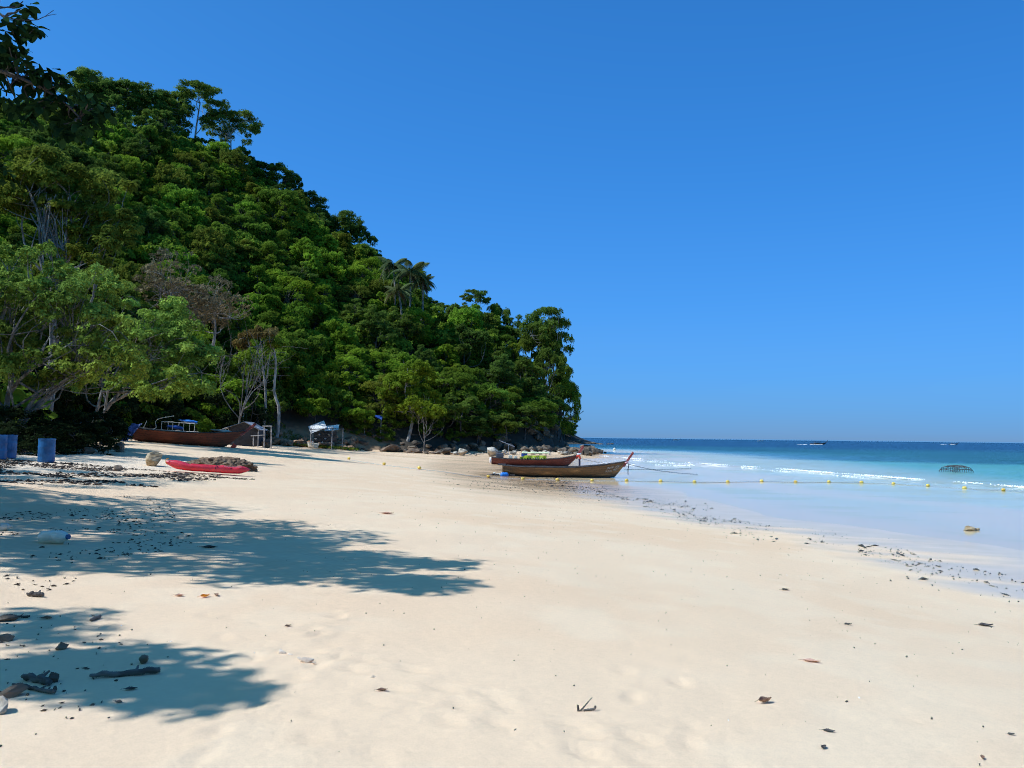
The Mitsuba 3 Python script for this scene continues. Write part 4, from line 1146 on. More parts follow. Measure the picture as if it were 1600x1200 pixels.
put('body', trimesh.creation.capsule(height=.24, radius=.17, count=[14, 14]).apply_transform(trimesh.transformations.rotation_matrix(1.57, [0, 1, 0])), 'blue_can', can, smooth=True, m=MC)
put('cap', lathe([(0, 0), (.05, 0), (.05, .06), (0, .06)], 12), 'white_plastic', can, m=MC @ T().translate([-.28, 0, .02]).rotate([0, 1, 0], -90))

# red boat behind
YR = 72.0
o = at(768, 727, YR); o[2] = .06
red = thing('longtail_boat', 'dark red longtail boat with a yellow-green tarpaulin, behind the brown one', 'boat')
MR = xf(o, .02)
surf, tip, d = boat(red, MR, 8.0, 1.6, ((0, .78), (.2, .64), (.5, .62), (.75, .72), (.92, .95), (1, 1.08)), ((0, .08), (.15, .03), (.5, .0), (.85, .02), (1, .10)), 1.0, 'hull_red', 'prow_red', post_len=1.0, post_ang=.52, post_w=.22)
put('lettering', join([glyphs(surf, .84, .93, .72, .80, 6, 31, line=.5), glyphs(surf, .86, .92, .5, .58, 5, 32)]), 'letter_faint', red, m=MR)
pt = tip + d * .2
for k, (mt, dz) in enumerate((('white_ribbon', .18), ('orange_ribbon', .0))):
    c = pt + d * dz
    put('ribbon', tube(curve([c + [-.14, -.08, -.03], c + [0, -.12, 0], c + [.15, -.08, .03], c + [.15, .09, .03], c + [-.14, .09, -.03]], 12), .09, 6), mt, red, smooth=True, m=MR)
put('ribbon', tube(curve([pt + [.1, -.12, 0], pt + [.2, -.14, -.15], pt + [.22, -.13, -.3]], 8), np.linspace(.11, .07, 8), 6), 'orange_ribbon', red, smooth=True, m=MR)
put('ribbon', tube(curve([pt + [.14, -.1, -.25], pt + [.17, -.1, -.55], pt + [.16, -.1, -.95]], 8), np.linspace(.09, .085, 8), 6), 'navy_ribbon', red, smooth=True, m=MR)
zz = .62
for k, x in enumerate((3.0, 4.95)):
    for s in (-1, 1):
        put('canopy_post', tube([(x, s * .62, .4), (x, s * .62, zz + .62)], .022, 6), 'wood_post', red, m=MR)
nn_ = 24
gxx, gyy = np.meshgrid(np.linspace(2.75, 5.15, nn_), np.linspace(-.72, .72, 8), indexing='ij')
put('canopy', join([(np.stack([gxx, gyy, zz + .62 + .06 * np.cos(gyy * 2) + .015 * np.sin(gxx * 7)], -1).reshape(-1, 3), grid_faces(nn_, 8)), (np.stack([gxx, gyy, zz + .58 + .06 * np.cos(gyy * 2) + .015 * np.sin(gxx * 7)], -1).reshape(-1, 3), grid_faces(nn_, 8)[:, ::-1]), box((3.95, -.73, zz + .6), (2.4, .03, .08))]), 'pale_yellow', red, smooth=40, m=MR)
gxx, gzz = np.meshgrid(np.linspace(2.55, 4.95, 30), np.linspace(0, 1, 7), indexing='ij')
top = .38 - .16 * np.clip((3.1 - gxx) / .5, 0, 1)
put('tarpaulin', (np.stack([gxx, -.76 + .05 * np.sin(gxx * 9) * gzz - .02 * gzz, zz + gzz * top], -1).reshape(-1, 3), grid_faces(30, 7)), 'lime_tarp', red, smooth=True, m=MR)
tag(red + '__tarpaulin', 'yellow-green printed tarpaulin with black and white marks')
marks, gm = [], np.random.default_rng(4)
for k in range(9):
    marks.append(box((2.75 + k * .25, -.85, zz + .07 + gm.uniform(0, .04)), (gm.uniform(.07, .17), .012, gm.uniform(.06, .13)), ry=gm.uniform(-.5, .5)))
put('tarpaulin__print', join(marks), 'black', red, m=MR)
put('tarpaulin__print', join([box((3.75 + .16 * k, -.87, zz + .15), (.035, .012, .13), ry=(-1) ** k * .3) for k in range(6)]), 'white_paint', red, m=MR)
put('side_window', box((2.95, -.7, zz + .42), (.55, .03, .3)), 'blue_tarp', red, m=MR)
put('engine', join([box((.75, 0, .95), (.7, .42, .42)), box((.7, 0, 1.22), (.4, .3, .16)), tube([(.4, .15, 1.1), (.4, .15, 1.5)], .03, 6), tube([(1.05, 0, .95), (1.9, .1, 1.15)], .025, 6)]), 'engine_grey', red, m=MR)
put('propeller_shaft', join([tube([(2.1, .2, 1.75), (.8, .1, 2.25)], .035, 6), tube([(1.55, .15, .7), (1.55, .15, 1.95)], .02, 5), box((.72, .1, 2.28), (.05, .22, .06), ry=.4)]), 'grey_metal', red, m=MR)
put('fuel_box', join([box((1.7, -.2, .85), (.35, .3, .3)), box((2.2, .1, .8), (.3, .3, .22))]), 'white_plastic', red, m=MR)
put('fender', trimesh.creation.torus(.22, .08, major_sections=20, minor_sections=8).apply_transform(trimesh.transformations.rotation_matrix(1.57, [0, 1, 0])).apply_translation((-.1, -.2, .5)), 'white_ribbon', red, smooth=True, m=MR)
q = at(862, 712, YR + 3)
tag(put('dark_boulder', rock(71), 'rock_dark', smooth=True, m=xf((q[0], q[1], gz(q[0], q[1]) + .35), 1, s=(.55, .4, .4))), 'dark rock standing right behind the gunwale of the red boat', 'rock')

# beached red boat
YD = 59.0
o = at(207, 691, YD); o[2] = 2.02
dry = thing('longtail_boat', 'rust red longtail boat drawn up on the sand under the trees', 'boat')
MD = xf(o, 0.0, ry=.052)
surf, tip, d = boat(dry, MD, 8.4, 1.9, ((0, 1.08), (.2, .96), (.5, .94), (.75, 1.05), (.92, 1.22), (1, 1.34)), ((0, .14), (.15, .05), (.5, .0), (.85, .02), (1, .14)), 1.35, 'hull_rust', 'prow_red', post_len=1.1, post_ang=.85, post_w=.2)
fr = []
x0, x1, z0, z1 = 2.3, 4.75, .95, 1.62
for z in (z0 + .05, z1):
    for s in (-.55, .55): fr.append(((x0, s, z), (x1, s, z)))
for x in np.linspace(x0, x1, 4):
    for s in (-.55, .55): fr.append(((x, s, z0), (x, s, z1)))
for x in np.linspace(x0, x1, 4): fr.append(((x, -.55, z1), (x, .55, z1)))
for k, (a, b) in enumerate(fr): put('rack_bar', tube([a, b], .024, 6), 'white_paint', dry, m=MD)
put('stern_rail', join([tube([(.9, -.5, .95), (1.15, -.5, 1.6)], .028, 6), tube(curve([(1.5, -.4, .95), (1.85, -.4, 1.2), (1.75, -.4, 1.55), (1.95, -.4, 1.8), (2.4, -.3, 1.95), (3.0, -.2, 2.1)], 14), .028, 6)]), 'white_paint', dry, m=MD)
put('keel_block', box((7.2, 0, -.12), (.3, .5, .3)), 'gunwale_dark', dry, m=MD)
put('stem_patch', box((7.62, -.12, .12), (.32, .12, .34), ry=.6), 'orange_ribbon', dry, m=MD)
v, f = rock(9, 3, .6)
for nm, mt, c, s, lab in (('tarpaulin_bundle', 'sky_tarp', (4.0, 0, 1.75), (.75, .4, .14), 'bright blue tarpaulin bundle on the white rack of the beached boat'), ('tarpaulin_bundle', 'blue_tarp', (3.0, .1, 1.22), (.65, .4, .2), 'dark blue tarpaulin bundle inside the white rack of the beached boat'),
                          ('dry_leaf_heap', 'rock_pale', (6.5, 0, 1.18), (.85, .45, .16), 'heap of pale dry leaves on the foredeck of the beached boat')):
    tag(put(nm, (v, f), mt, smooth=True, m=MD @ xf(c, .3, s=s)), lab, 'tarpaulin' if 'tarp' in nm else 'leaf heap')
cv, cf, cuv = clump_leaves(np.random.default_rng(3), np.array([[5.1, 0, 1.15], [5.5, .2, 1.3], [4.9, .3, 1.5], [5.3, .3, 1.7]]), np.full(4, .45), 700, .2)
tag(put('potted_plant', (cv, cf), 'leaf_bright', uv=cuv, m=MD), 'small leafy bush growing up beside the white rack of the beached boat', 'bush')
gu, gv = np.meshgrid(np.linspace(0, 1, 12), np.linspace(0, 1, 14), indexing='ij')
tv = np.stack([-.55 + .75 * gu + gv * .75, -.75 - .2 * np.sin(gu * 7) * .3 - (1 - gv) * .5, .0 + gv * 1.35 + .04 * np.sin(gu * 9)], -1)
tag(put('blue_tarpaulin', join([(tv.reshape(-1, 3), grid_faces(12, 14)), ((tv + [0, .02, 0]).reshape(-1, 3), grid_faces(12, 14)[:, ::-1])]), 'blue_tarp', smooth=60, m=MD), 'dark blue tarpaulin hanging over the stern of the beached boat', 'tarpaulin')


# ------------------------------------------------------------------ kayak
def kayak_mesh():
    n, m = 44, 20
    t = np.linspace(0, 1, n); a = np.linspace(0, 2 * np.pi, m, endpoint=False)
    w = .36 * np.sin(np.pi * np.clip(t * .985 + .0075, 0, 1)) ** .62
    hgt = .135 + .0 * t
    mid = .17 + .10 * np.clip(1 - t / .35, 0, 1) ** 2 + .03 * np.clip((t - .72) / .28, 0, 1) ** 2
    sh = np.clip(w / .2, .04, 1)
    V = np.stack([np.repeat(t[:, None] * 3.25, m, 1), w[:, None] * np.cos(a), mid[:, None] + (hgt * sh)[:, None] * np.sign(np.sin(a)) * np.abs(np.sin(a)) ** .7], -1)
    cock = (np.exp(-((V[..., 0] - 1.45) / .62) ** 4) + .6 * np.exp(-((V[..., 0] - 2.55) / .25) ** 4)) * (np.sin(a) > .3) * (np.abs(V[..., 1]) < .25)
    V[..., 2] -= .10 * cock
    i, j = np.meshgrid(np.arange(n - 1), np.arange(m), indexing='ij')
    A, B = i * m + j, i * m + (j + 1) % m
    return V.reshape(-1, 3), np.vstack([np.stack([A, A + m, B + m], -1).reshape(-1, 3), np.stack([A, B + m, B], -1).reshape(-1, 3)])


ka, kb = on(257, 734, 1.36), on(389, 744, 1.12)
kay = thing('kayak', 'red plastic kayak lying on the sand in front of the brown heap', 'kayak')
za, zb = gz(ka[0], ka[1]), gz(kb[0], kb[1])
kl = np.hypot(kb[0] - ka[0], kb[1] - ka[1])
MK = xf((ka[0], ka[1], za + .02), math.atan2(kb[1] - ka[1], kb[0] - ka[0]), ry=math.atan2(za - zb, kl), s=(kl / 3.25, .95, 1.15))
put('hull', kayak_mesh(), 'red_kayak', kay, smooth=True, m=MK)
put('grab_strap', join([tube(curve([(1.95, -.36, .16), (1.95, -.37, .22), (1.95, -.3, .30), (1.95, -.15, .31)], 8), .014, 5)]), 'black', kay, m=MK)
put('carry_handle', tube(curve([(.12, -.1, .38), (.02, -.12, .34), (.03, -.13, .26), (.1, -.12, .2)], 8), .014, 5), 'orange_petal', kay, m=MK)
sv, sf = [], []
gq = np.random.default_rng(6)
for k in range(16):
    x = 2.28 + .042 * k
    sv.append(box((x, -.325 + max(0, (x - 2.5)) * .13, .275), (.022, .03, gq.uniform(.03, .06))))
put('lettering', join(sv), 'kayak_scuff', kay, m=MK)

# ------------------------------------------------------------------ barrels
BAR = lathe([(0, .0), (.25, 0), (.275, .015), (.285, .06), (.283, .28), (.292, .30), (.292, .325), (.283, .345), (.283, .56), (.292, .58), (.292, .605), (.283, .625), (.285, .84), (.295, .85), (.295, .885), (.27, .89), (.265, .872), (.0, .872)], 32)
bung = lathe([(0, .872), (.035, .872), (.035, .9), (0, .9)], 12)
for px, py, y, lab in ((72, 720, 28, 'blue plastic barrel standing alone, the rightmost barrel'), (12, 717, 28.6, 'blue plastic barrel at the left edge behind the cut-off one'), (-4, 718, 27.6, 'blue plastic barrel cut off by the left edge of the photo')):
    q = at(px, py, y)
    key = thing('barrel', lab, 'barrel')
    M = xf((q[0], y, gz(q[0], y) - .01), px * .1, s=.95)
    put('body', BAR, 'blue_plastic', key, smooth=35, m=M)
    for s in (-1, 1): put('bung', (bung[0] + [s * .16, 0, 0], bung[1]), 'blue_plastic', key, smooth=35, m=M)

# ------------------------------------------------------------------ shack, frame and hut
def corrugated(w, l, amp=.02, n=40):
    u, v = np.meshgrid(np.linspace(-w / 2, w / 2, n), np.linspace(0, l, 4), indexing='ij')
    z = amp * np.sin(u * 2 * np.pi / .18)
    V = np.stack([u, v, z], -1)
    return join([(V.reshape(-1, 3), grid_faces(n, 4)), ((V - [0, 0, .012]).reshape(-1, 3), grid_faces(n, 4)[:, ::-1])])


YS = 70.0
sk = thing('beach_shack', 'low dark shack with a shallow gable roof behind the prow of the beached boat', 'shack')
q = at(380, 690, YS); zg = gz(q[0], q[1])
k = YS / FPX
MS = xf((q[0], YS, zg), 0)
put('wall', join([(np.array([(-1.35, 0, 0), (1.35, 0, 0), (1.35, 0, 1.55), (.1, 0, 2.1), (-1.35, 0, 1.6), (-1.35, .05, 0), (1.35, .05, 0), (1.35, .05, 1.55), (.1, .05, 2.1), (-1.35, .05, 1.6)]), np.array([(0, 1, 2), (0, 2, 3), (0, 3, 4), (5, 7, 6), (5, 8, 7), (5, 9, 8)])), box((-1.35, 1, .8), (.05, 2, 1.6)), box((1.35, 1, .78), (.05, 2, 1.56))]), 'dark_tarp', sk, m=MS)
for sx, x0, z0, x1, z1 in ((-1, .1, 2.14, -1.75, 1.50), (1, .1, 2.14, 1.55, 1.42)):
    a = math.atan2(z1 - z0, abs(x1 - x0))
    v, f = corrugated(2.6, math.hypot(x1 - x0, z1 - z0))
    R = xf((x0, .9, z0), -sx * math.pi / 2, rx=a)
    put('roof_sheet', (v, f), 'tin_grey', sk, m=MS @ R)
for x in (-1.25, -1.5, 1.4): put('post', tube([(x, -.25, -.2), (x, -.25, 1.5)], .045, 6), 'wood_post', sk, m=MS)
fr_ = thing('wooden_frame', 'grey wooden post and rail frame beside the dark shack', 'frame')
for a, b in (((413, 666), (413, 688)), ((424, 665), (424, 690)), ((396, 681), (396, 696))):
    p0, p1 = at(*a, 69), at(*b, 69)
    p1[2] = min(p1[2], gz(p1[0], p1[1]))
    put('post', tube([p0, p1], .055, 6), 'wood_post', fr_)
for a, b in (((410, 666), (425, 666)), ((392, 681), (414, 680))):
    put('rail', tube([at(*a, 68.95), at(*b, 68.95)], .045, 6), 'wood_post', fr_)

YH = 84.0
ht = thing('beach_hut', 'small open hut with a bent white tin roof at the foot of the hill', 'hut')
q = at(503, 697, YH); zg = gz(q[0], q[1])
MH = xf((q[0], YH, zg), .15)
for x, y in ((-1.2, 0), (1.0, 0), (-1.2, 1.8), (1.0, 1.8), (2.1, .3)): put('post', tube([(x, y, -.3), (x + .03, y, 2.2)], .05, 6), 'wood_post', ht, m=MH)
v, f = corrugated(1.75, 1.7)
put('roof_sheet', (v, f), 'tin_white', ht, m=MH @ xf((-.35, -.15, 1.95), .1, ry=-.38, rx=.5))
v, f = corrugated(1.5, 1.3)
put('roof_sheet', (v, f), 'tin_white', ht, m=MH @ xf((.95, -.1, 1.98), -.05, ry=-.12, rx=.45))
put('roof_rail', join([tube([(-1.4, -.1, 2.0), (1.2, -.1, 2.25)], .04, 5), tube([(1.0, 0, 2.2), (2.3, .3, 2.1)], .035, 5)]), 'wood_dark', ht, m=MH)
for z, w in ((.55, 2.1), (.95, 2.0), (1.35, 1.9)):
    put('shelf', box((.0, .5, z), (w, .8, .06)), 'wood_dark', ht, m=MH)
put('back_board', box((.2, 1.75, 1.3), (2.4, .05, 1.2)), 'wood_dark', ht, m=MH)
gk = np.random.default_rng(14)
for k in range(7):
    tag(put('bundle', rock(80 + k, 2, .5), ('tin_grey', 'rock_pale', 'wood_post', 'white_plastic')[k % 4], smooth=True, m=MH @ xf((-1.0 + .33 * k, .25, (.7, 1.1, 1.5)[k % 3]), k, s=(.17, .14, .12))), 'small bundle stored on the shelves of the open hut', 'bundle', 'bundles on the shelves of the hut')
q = at(489, 691, YH - .8)
tub = lathe([(0, 0), (.40, 0), (.5, .32), (.53, .33), (.53, .36), (.47, .35), (.38, .05), (0, .05)], 24)
tag(put('basin', tub, 'white_plastic', smooth=35, m=xf((q[0], q[1], gz(q[0], q[1]) + .12), 0, s=(1.25, .8, 1.2), ry=.12)), 'white plastic basin set on the rubble left of the hut', 'basin')
# blue tarpaulin roof among the trees
q = at(585, 652, 99)
tz = np.meshgrid(np.linspace(-1.1, 1.1, 14), np.linspace(0, 1.2, 8), indexing='ij')
tv = np.stack([tz[0], tz[1], .25 * np.cos(tz[0] * 1.5) - .3 + tz[1] * .35 + .05 * np.sin(tz[0] * 5 + tz[1] * 3)], -1)
tk = thing('tarpaulin_shelter', 'blue tarpaulin shelter half hidden in the trees right of the hut', 'shelter')
put('sheet', join([(tv.reshape(-1, 3), grid_faces(14, 8)), ((tv - [0, 0, .02]).reshape(-1, 3), grid_faces(14, 8)[:, ::-1])]), 'blue_tarp', tk, smooth=60, m=xf((q[0], 98.0, q[2]), .1))
put('flap', (tv[:5].reshape(-1, 3) * [1, .8, 1] + [-.35, -.05, -.12], grid_faces(5, 8)), 'white_plastic', tk, smooth=True, m=xf((q[0], 98.0, q[2]), .1))
for s in (-1, 1): put('pole', tube([(s * 1.0, .05, -4), (s * 1.0, .05, -.1)], .04, 5), 'wood_post', tk, m=xf((q[0], 98.0, q[2]), .1))

# ------------------------------------------------------------------ rocks
RK = [rock(s, 3, .42, 11) for s in range(1, 11)]
RD = {m: [mikit.ply(r, m, smooth=24) for r in RK] for m in ('rock_pale', 'rock_dark', 'rock_brown', 'rock_rust')}
rr = np.random.default_rng(55)


def boulder(x, y, s, mat, lab, group, sink=.3, flat=.72, name='boulder'):
    z = max(gz(x, y), float(hill(np.array([x]), np.array([y]))[0]) if contains_xy(FP, x, y) else -9)
    z = max(z, -.25)
    d = dict(RD[mat][int(rr.integers(0, 10))])
    d['to_world'] = xf((x, y, z + s * flat * (1 - sink) - s * flat * .25), rr.uniform(0, 6.28), rx=rr.normal(0, .45), s=(s * rr.uniform(.85, 1.35), s * rr.uniform(.75, 1.05), s * flat * rr.uniform(.8, 1.2)))
    key = tag(numbered(name), lab, 'rock', group)
    scene[key] = d


for k in range(48):                                        # brown and dark rocks at the foot of the hill
    px = rr.uniform(560, 705); y = rr.uniform(92.5, 98)
    x = (px - 800) / FPX * y
    big = rr.random() < .3
    boulder(x, y + (1.5 if big else 0), rr.uniform(.5, .8) if big else rr.uniform(.2, .45), 'rock_brown' if rr.random() < .5 else 'rock_dark', 'weathered brown rock at the top of the beach below the trees', 'brown rocks at the foot of the hill', flat=.5)
for k in range(58):                                        # reddish rubble below the huts
    px = rr.uniform(420, 565); y = np.interp(px, (420, 565), (80.8, 91)) + rr.uniform(-.2, 5.5)
    boulder((px - 800) / FPX * y, y, rr.uniform(.35, .9), 'rock_rust', 'rusty stone in the bank of rubble below the huts', 'rubble stones below the huts')
for k in range(58):                                        # pale boulders
    px = rr.uniform(690, 905); y = np.interp(px, (690, 760, 905), (94.5, 95, 104)) + abs(rr.normal(0, 2.5))
    boulder((px - 800) / FPX * y, y, rr.uniform(.15, .5), 'rock_pale', 'pale boulder in the jumble of rocks behind the longtail boats', 'pale boulders behind the boats')
for k in range(40):                                        # dark boulders above them
    px = rr.uniform(700, 925); y = np.interp(px, (700, 800, 925), (98, 102, 114)) + abs(rr.normal(0, 3.5))
    boulder((px - 800) / FPX * y, y, rr.uniform(.3, .95), 'rock_dark', 'dark boulder under the trees of the headland', 'dark boulders below the headland trees')
for k in range(24):                                        # out along the headland
    y = rr.uniform(112, 150); x = np.interp(y, (112, 125, 150), (9.5, 13.2, 14.2)) + rr.normal(0, 1.0)
    boulder(x, y, rr.uniform(.4, 1.3), 'rock_dark', 'dark boulder at the tip of the headland by the sea', 'dark boulders at the tip of the headland')
for k, (px, py, s) in enumerate(((905, 711, .95), (922, 713, .6), (930, 708, .75), (936, 706, .5), (945, 707, .3), (912, 700, 1.3), (898, 702, .9))):
    q = on(px, py + 2, 0.0)
    boulder(q[0], q[1], s, 'rock_dark' if k > 4 else ('rock_brown', 'rock_dark')[k % 2], 'sea-worn boulder standing in the wash at the end of the rocks', 'boulders in the wash')
fw_ = curve(np.array(FOOT[9:15]), 60)
for k in range(34):                                        # big dark rocks at the foot of the headland wall
    q = fw_[int(rr.integers(0, 60))]
    boulder(q[0] + rr.normal(-.8, 1.0), q[1] + rr.uniform(-1.0, 1.5), rr.uniform(.5, 1.25), 'rock_dark', 'dark boulder under the trees of the headland', 'dark boulders below the headland trees', flat=.8)
for k in range(24):                                        # reef of the far point
    t = rr.random()
    x = 28 + 22 * t; y = 345 + rr.normal(0, 4)
    z = .1
    boulder(x, y, rr.uniform(.6, 1.9) * (1.15 - t), 'rock_dark', 'low rock in the reef running out from the far point', 'rocks of the far reef')
q = at(768, 707, 94); boulder(q[0], q[1], 1.0, 'rock_pale', 'largest pale boulder, behind the stern of the red boat', None, flat=.85)
q = at(722, 707, 93.5); boulder(q[0], q[1], .85, 'rock_pale', 'rounded grey-white boulder at the sand edge left of the largest pale one', None)
q = at(610, 698, 94); boulder(q[0], q[1], 1.5, 'rock_brown', 'broad dark slab of rock at the top of the beach right of the huts', None, flat=.35)
q = at(645, 699, 94.5); boulder(q[0], q[1], 1.3, 'rock_brown', 'sloping brown slab of rock left of the bare grey tree', None, flat=.38)
q = at(697, 702, 94); boulder(q[0], q[1], .95, 'rock_dark', 'rounded dark boulder left of the pale ones', None)
q = at(417, 690, 71); boulder(q[0], q[1], .75, 'rock_brown', 'brown boulder beside the wooden frame', None)

# round boulder and brown heap by the kayak, stones by the barrels
q = on(242, 727, 1.42)
tag(put('boulder', rock(33, 4, .30, 4), 'rock_tan', smooth=True, m=xf((q[0], q[1], gz(q[0], q[1]) + .24), .4, s=(.36, .33, .33))), 'round tan boulder at the tail of the red kayak', 'rock')
q = on(335, 733, 1.22)
hv = trimesh.creation.icosphere(subdivisions=5).vertices
hr = np.hypot(hv[:, 0], hv[:, 1])
hv = hv * [1.5, .9, .55] + [0, 0, 0]
hv = hv * (1 + .5 * (meshkit.fbm(hv * 7, 4, 3) - .5))[:, None] + [[.25, 0, 0]] * np.clip(hv[:, 2:3], 0, 1)
P('heap', vary((0.085, 0.045, 0.022), (0.24, 0.150, 0.080), 16.0, 4), 0.95)
tag(put('weed_heap', (hv, trimesh.creation.icosphere(subdivisions=5).faces), 'heap', smooth=True, m=xf((q[0], q[1] + .3, gz(q[0], q[1]) - .08), .1)), 'heap of dried brown seaweed behind the red kayak', 'heap')
for px, py, s, lab, mt in ((184, 727, .22, 'small red-brown stone on the bright sand left of the round boulder', 'rock_brown'), (135, 712, .38, 'brown stone in the shade right of the lone barrel', 'rock_brown'), (50, 711, .35, 'grey stone in the shade left of the lone barrel', 'rock_dark'), (185, 709, .5, 'dark stone under the shrubs left of the beached boat', 'rock_brown')):
    q = on(px, py, 1.6)
    tag(put('stone', rock(int(px), 3), mt, smooth=38, m=xf((q[0], q[1], gz(q[0], q[1]) + s * .3), px, s=(s, s * .8, s * .7))), lab, 'rock')
q = on(1518, 829, 0.0)
key = tag(put('reef_rock', join([(rock(3, 4, .7, 5)[0], rock(3, 4, .7, 5)[1]), (rock(4, 3, .6)[0] * .42 + [.95, -.1, -.1], rock(4, 3, .6)[1]), (rock(6, 3, .6)[0] * .4 + [-.95, .05, -.15], rock(6, 3, .6)[1])]), 'rock_tan', smooth=38, m=xf((q[0], q[1], .05), .2, s=(.20, .16, .12))), 'pitted yellow-brown rock sitting in the shallow water at the right', 'rock')

# ------------------------------------------------------------------ floats on their rope
FL = [(545, 727, .50), (600, 734, .38), (655, 741, .22), (763, 748, .04), (817, 750, 0), (871, 751, 0), (925, 752, 0), (979, 752, 0), (1032, 753, 0), (1085, 754, 0), (1137, 754, 0), (1190, 753, 0), (1243, 754, 0), (1295, 754, 0), (1346, 755, 0), (1396, 757, 0), (1450, 760, 0), (1507, 764, 0), (1568, 767, 0), (1630, 771, 0)]
fb = lathe([(0, -.16), (.05, -.16), (.115, -.11), (.135, -.04), (.135, .04), (.115, .11), (.05, .16), (0, .16)], 18)
fb = (fb[0] @ np.array([[0, 0, 1], [0, 1, 0], [-1, 0, 0.0]]).T, fb[1])
FLD = mikit.ply(fb, 'yellow_float', smooth=40)
line = []
for k, (px, py, z) in enumerate(FL):
    q = on(px, py, z)
    zz = max(gz(q[0], q[1]), 0.0)
    q[2] = zz + (.06 if k > 3 else .12)
    line.append(q)
    w = ('beached on the dry sand' if k < 3 else 'in front of the brown boat' if k < 8 else 'in the shallows right of the boats')
    key = tag(numbered('float'), f'yellow oval float on the rope line {w}', 'float', f'yellow floats {w}')
    s = (.66, .7, .74)[k % 3]
    scene[key] = {**FLD, 'to_world': xf(q, .2 * math.sin(k * 2.1), s=s)}
lp = []
for a, b in zip(line[:-1], line[1:]):
    for u in np.linspace(0, 1, 10, endpoint=False):
        p = a + (b - a) * u
        lp.append((p[0], p[1] + .05 * math.sin(u * 6.28), max(gz(p[0], p[1]), 0) + .025))
tag(put('float_rope', tube(lp, .016, 4), 'rope_pale', smooth=True), 'long rope across the shallows that the yellow floats are threaded on', 'rope')
for lab, a, b, sag in (('thin mooring rope from the prow of the brown boat out to the right', at(981, 725, YB), on(1090, 741, .05), .15), ('thin mooring rope from the prow of the red boat over the water', at(905, 716, YR), on(985, 728, .0), .12), ('second mooring rope lying in the shallows right of the brown boat', on(975, 733, .35), on(1080, 732, .03), .05)):
    m_ = (a + b) / 2 - [0, 0, sag]
    tag(put('mooring_rope', tube(curve([a, m_, b], 16), .018, 4), 'rope', smooth=True), lab, 'rope')

# ------------------------------------------------------------------ fish trap
c = on(1494, 738, 0.0)
tp = thing('fish_trap', 'dome-shaped fish trap of dark sticks standing in the water at the right', 'fish trap')
W, H_ = 2.15, .68
MT = xf((c[0], c[1], -.05), .25)
def dome(u, v): return np.array([u * W / 2, v * .75, H_ * (1 - abs(u) ** 7 * .45 - .12 * u * u) * (1 - .22 * v * v)])
for u in np.linspace(-1, 1, 10):
    p = [dome(u, v) for v in np.linspace(-1, 1, 9)]
    p = [p[0] * [1, 1.08, 0]] + p + [p[-1] * [1, 1.08, 0]]
    put('hoop', tube(curve(p, 22), .026, 5), 'wood_dark', tp, smooth=True, m=MT)
for v in (-1, 0, 1):
    put('bar', tube([dome(u, v) for u in np.linspace(-1.02, 1.02, 16)], .022, 5), 'wood_dark', tp, smooth=True, m=MT)
for z in (.34,):
    for s in (-1, 1): put('bar', tube([(u * W / 2, s * .78, z * (1 - abs(u) ** 6 * .3)) for u in np.linspace(-1, 1, 8)], .018, 5), 'wood_dark', tp, m=MT)

# ------------------------------------------------------------------ boats far out
def far_boat(px, y, L, lab, mat, roof):
    q = at(px, 690, y); q[2] = 0
    key = thing('distant_boat', lab, 'boat')
    s = L / 8.5
    M = xf(q - [L / 2, 0, .1 * s], .05, s=s)
    sf, om, uv, im = hull(8.5, 1.7, ((0, .8), (.4, .7), (.75, .95), (1, 1.5)), ((0, .05), (.5, 0), (1, .3)), .9, n=20, m=6)
    put('hull', om, mat, key, smooth=True, uv=uv, m=M)
    put('canopy', box((3.6, 0, 1.75), (3.2, 1.6, .12)), roof, key, m=M)
    for x in (2.2, 5.0):
        for sd_ in (-1, 1): put('canopy_post', tube([(x, sd_ * .7, .6), (x, sd_ * .7, 1.72)], .05, 5), 'wood_dark', key, m=M)
    put('prow', box((8.75, 0, 1.9), (.25, .16, 1.3), ry=.45), 'wood_dark', key, m=M)
    put('passenger_bench', box((3.4, 0, .85), (2.6, 1.1, .5)), 'wood_dark', key, m=M)
    return key


far_boat(1279, 520, 11, 'dark longtail boat under way near the horizon, trailing a white wake', 'wood_dark', 'dark_tarp')
far_boat(1490, 900, 11, 'small dark boat near the horizon at the right', 'wood_dark', 'tin_white')
far_boat(1057, 1500, 13, 'tiny white boat on the horizon left of the others', 'white_paint', 'white_paint')
far_boat(1188, 1500, 12, 'tiny white boat on the horizon, second from the left', 'white_paint', 'white_paint')
for px, y, n, s in ((1268, 519, 9, 1.0), (1482, 899, 7, 1.2)):
    q = at(px, 690, y); q[2] = 0
    pth = np.stack([np.linspace(q[0] + 7, q[0] - 10, 60), np.full(60, y - 1.0), np.full(60, .05)], -1)
    tag(put('boat_wake', foam_strip(pth, .22 * s, .8, .8, px, .35, .12), 'foam', smooth=True), 'white wake behind a boat near the horizon', 'foam', 'white wakes of the distant boats', kind='stuff')
q = on(960, 703, 0)
bu = thing('mooring_buoy', 'round white buoy on the turquoise water right of the headland rocks', 'buoy')
put('ball', trimesh.creation.icosphere(subdivisions=3, radius=.33), 'white_paint', bu, smooth=True, m=xf((q[0], q[1], .15)))
put('ring', trimesh.creation.torus(.09, .03, major_sections=12, minor_sections=6).apply_transform(trimesh.transformations.rotation_matrix(1.57, [1, 0, 0])), 'grey_metal', bu, m=xf((q[0], q[1], .52)))


# ------------------------------------------------------------------ things lying on the sand
def sand_at(px, py, guess=1.1):
    z = guess
    for _ in range(4):
        q = on(px, py, z); z = gz(q[0], q[1])
    q[2] = z
    return q


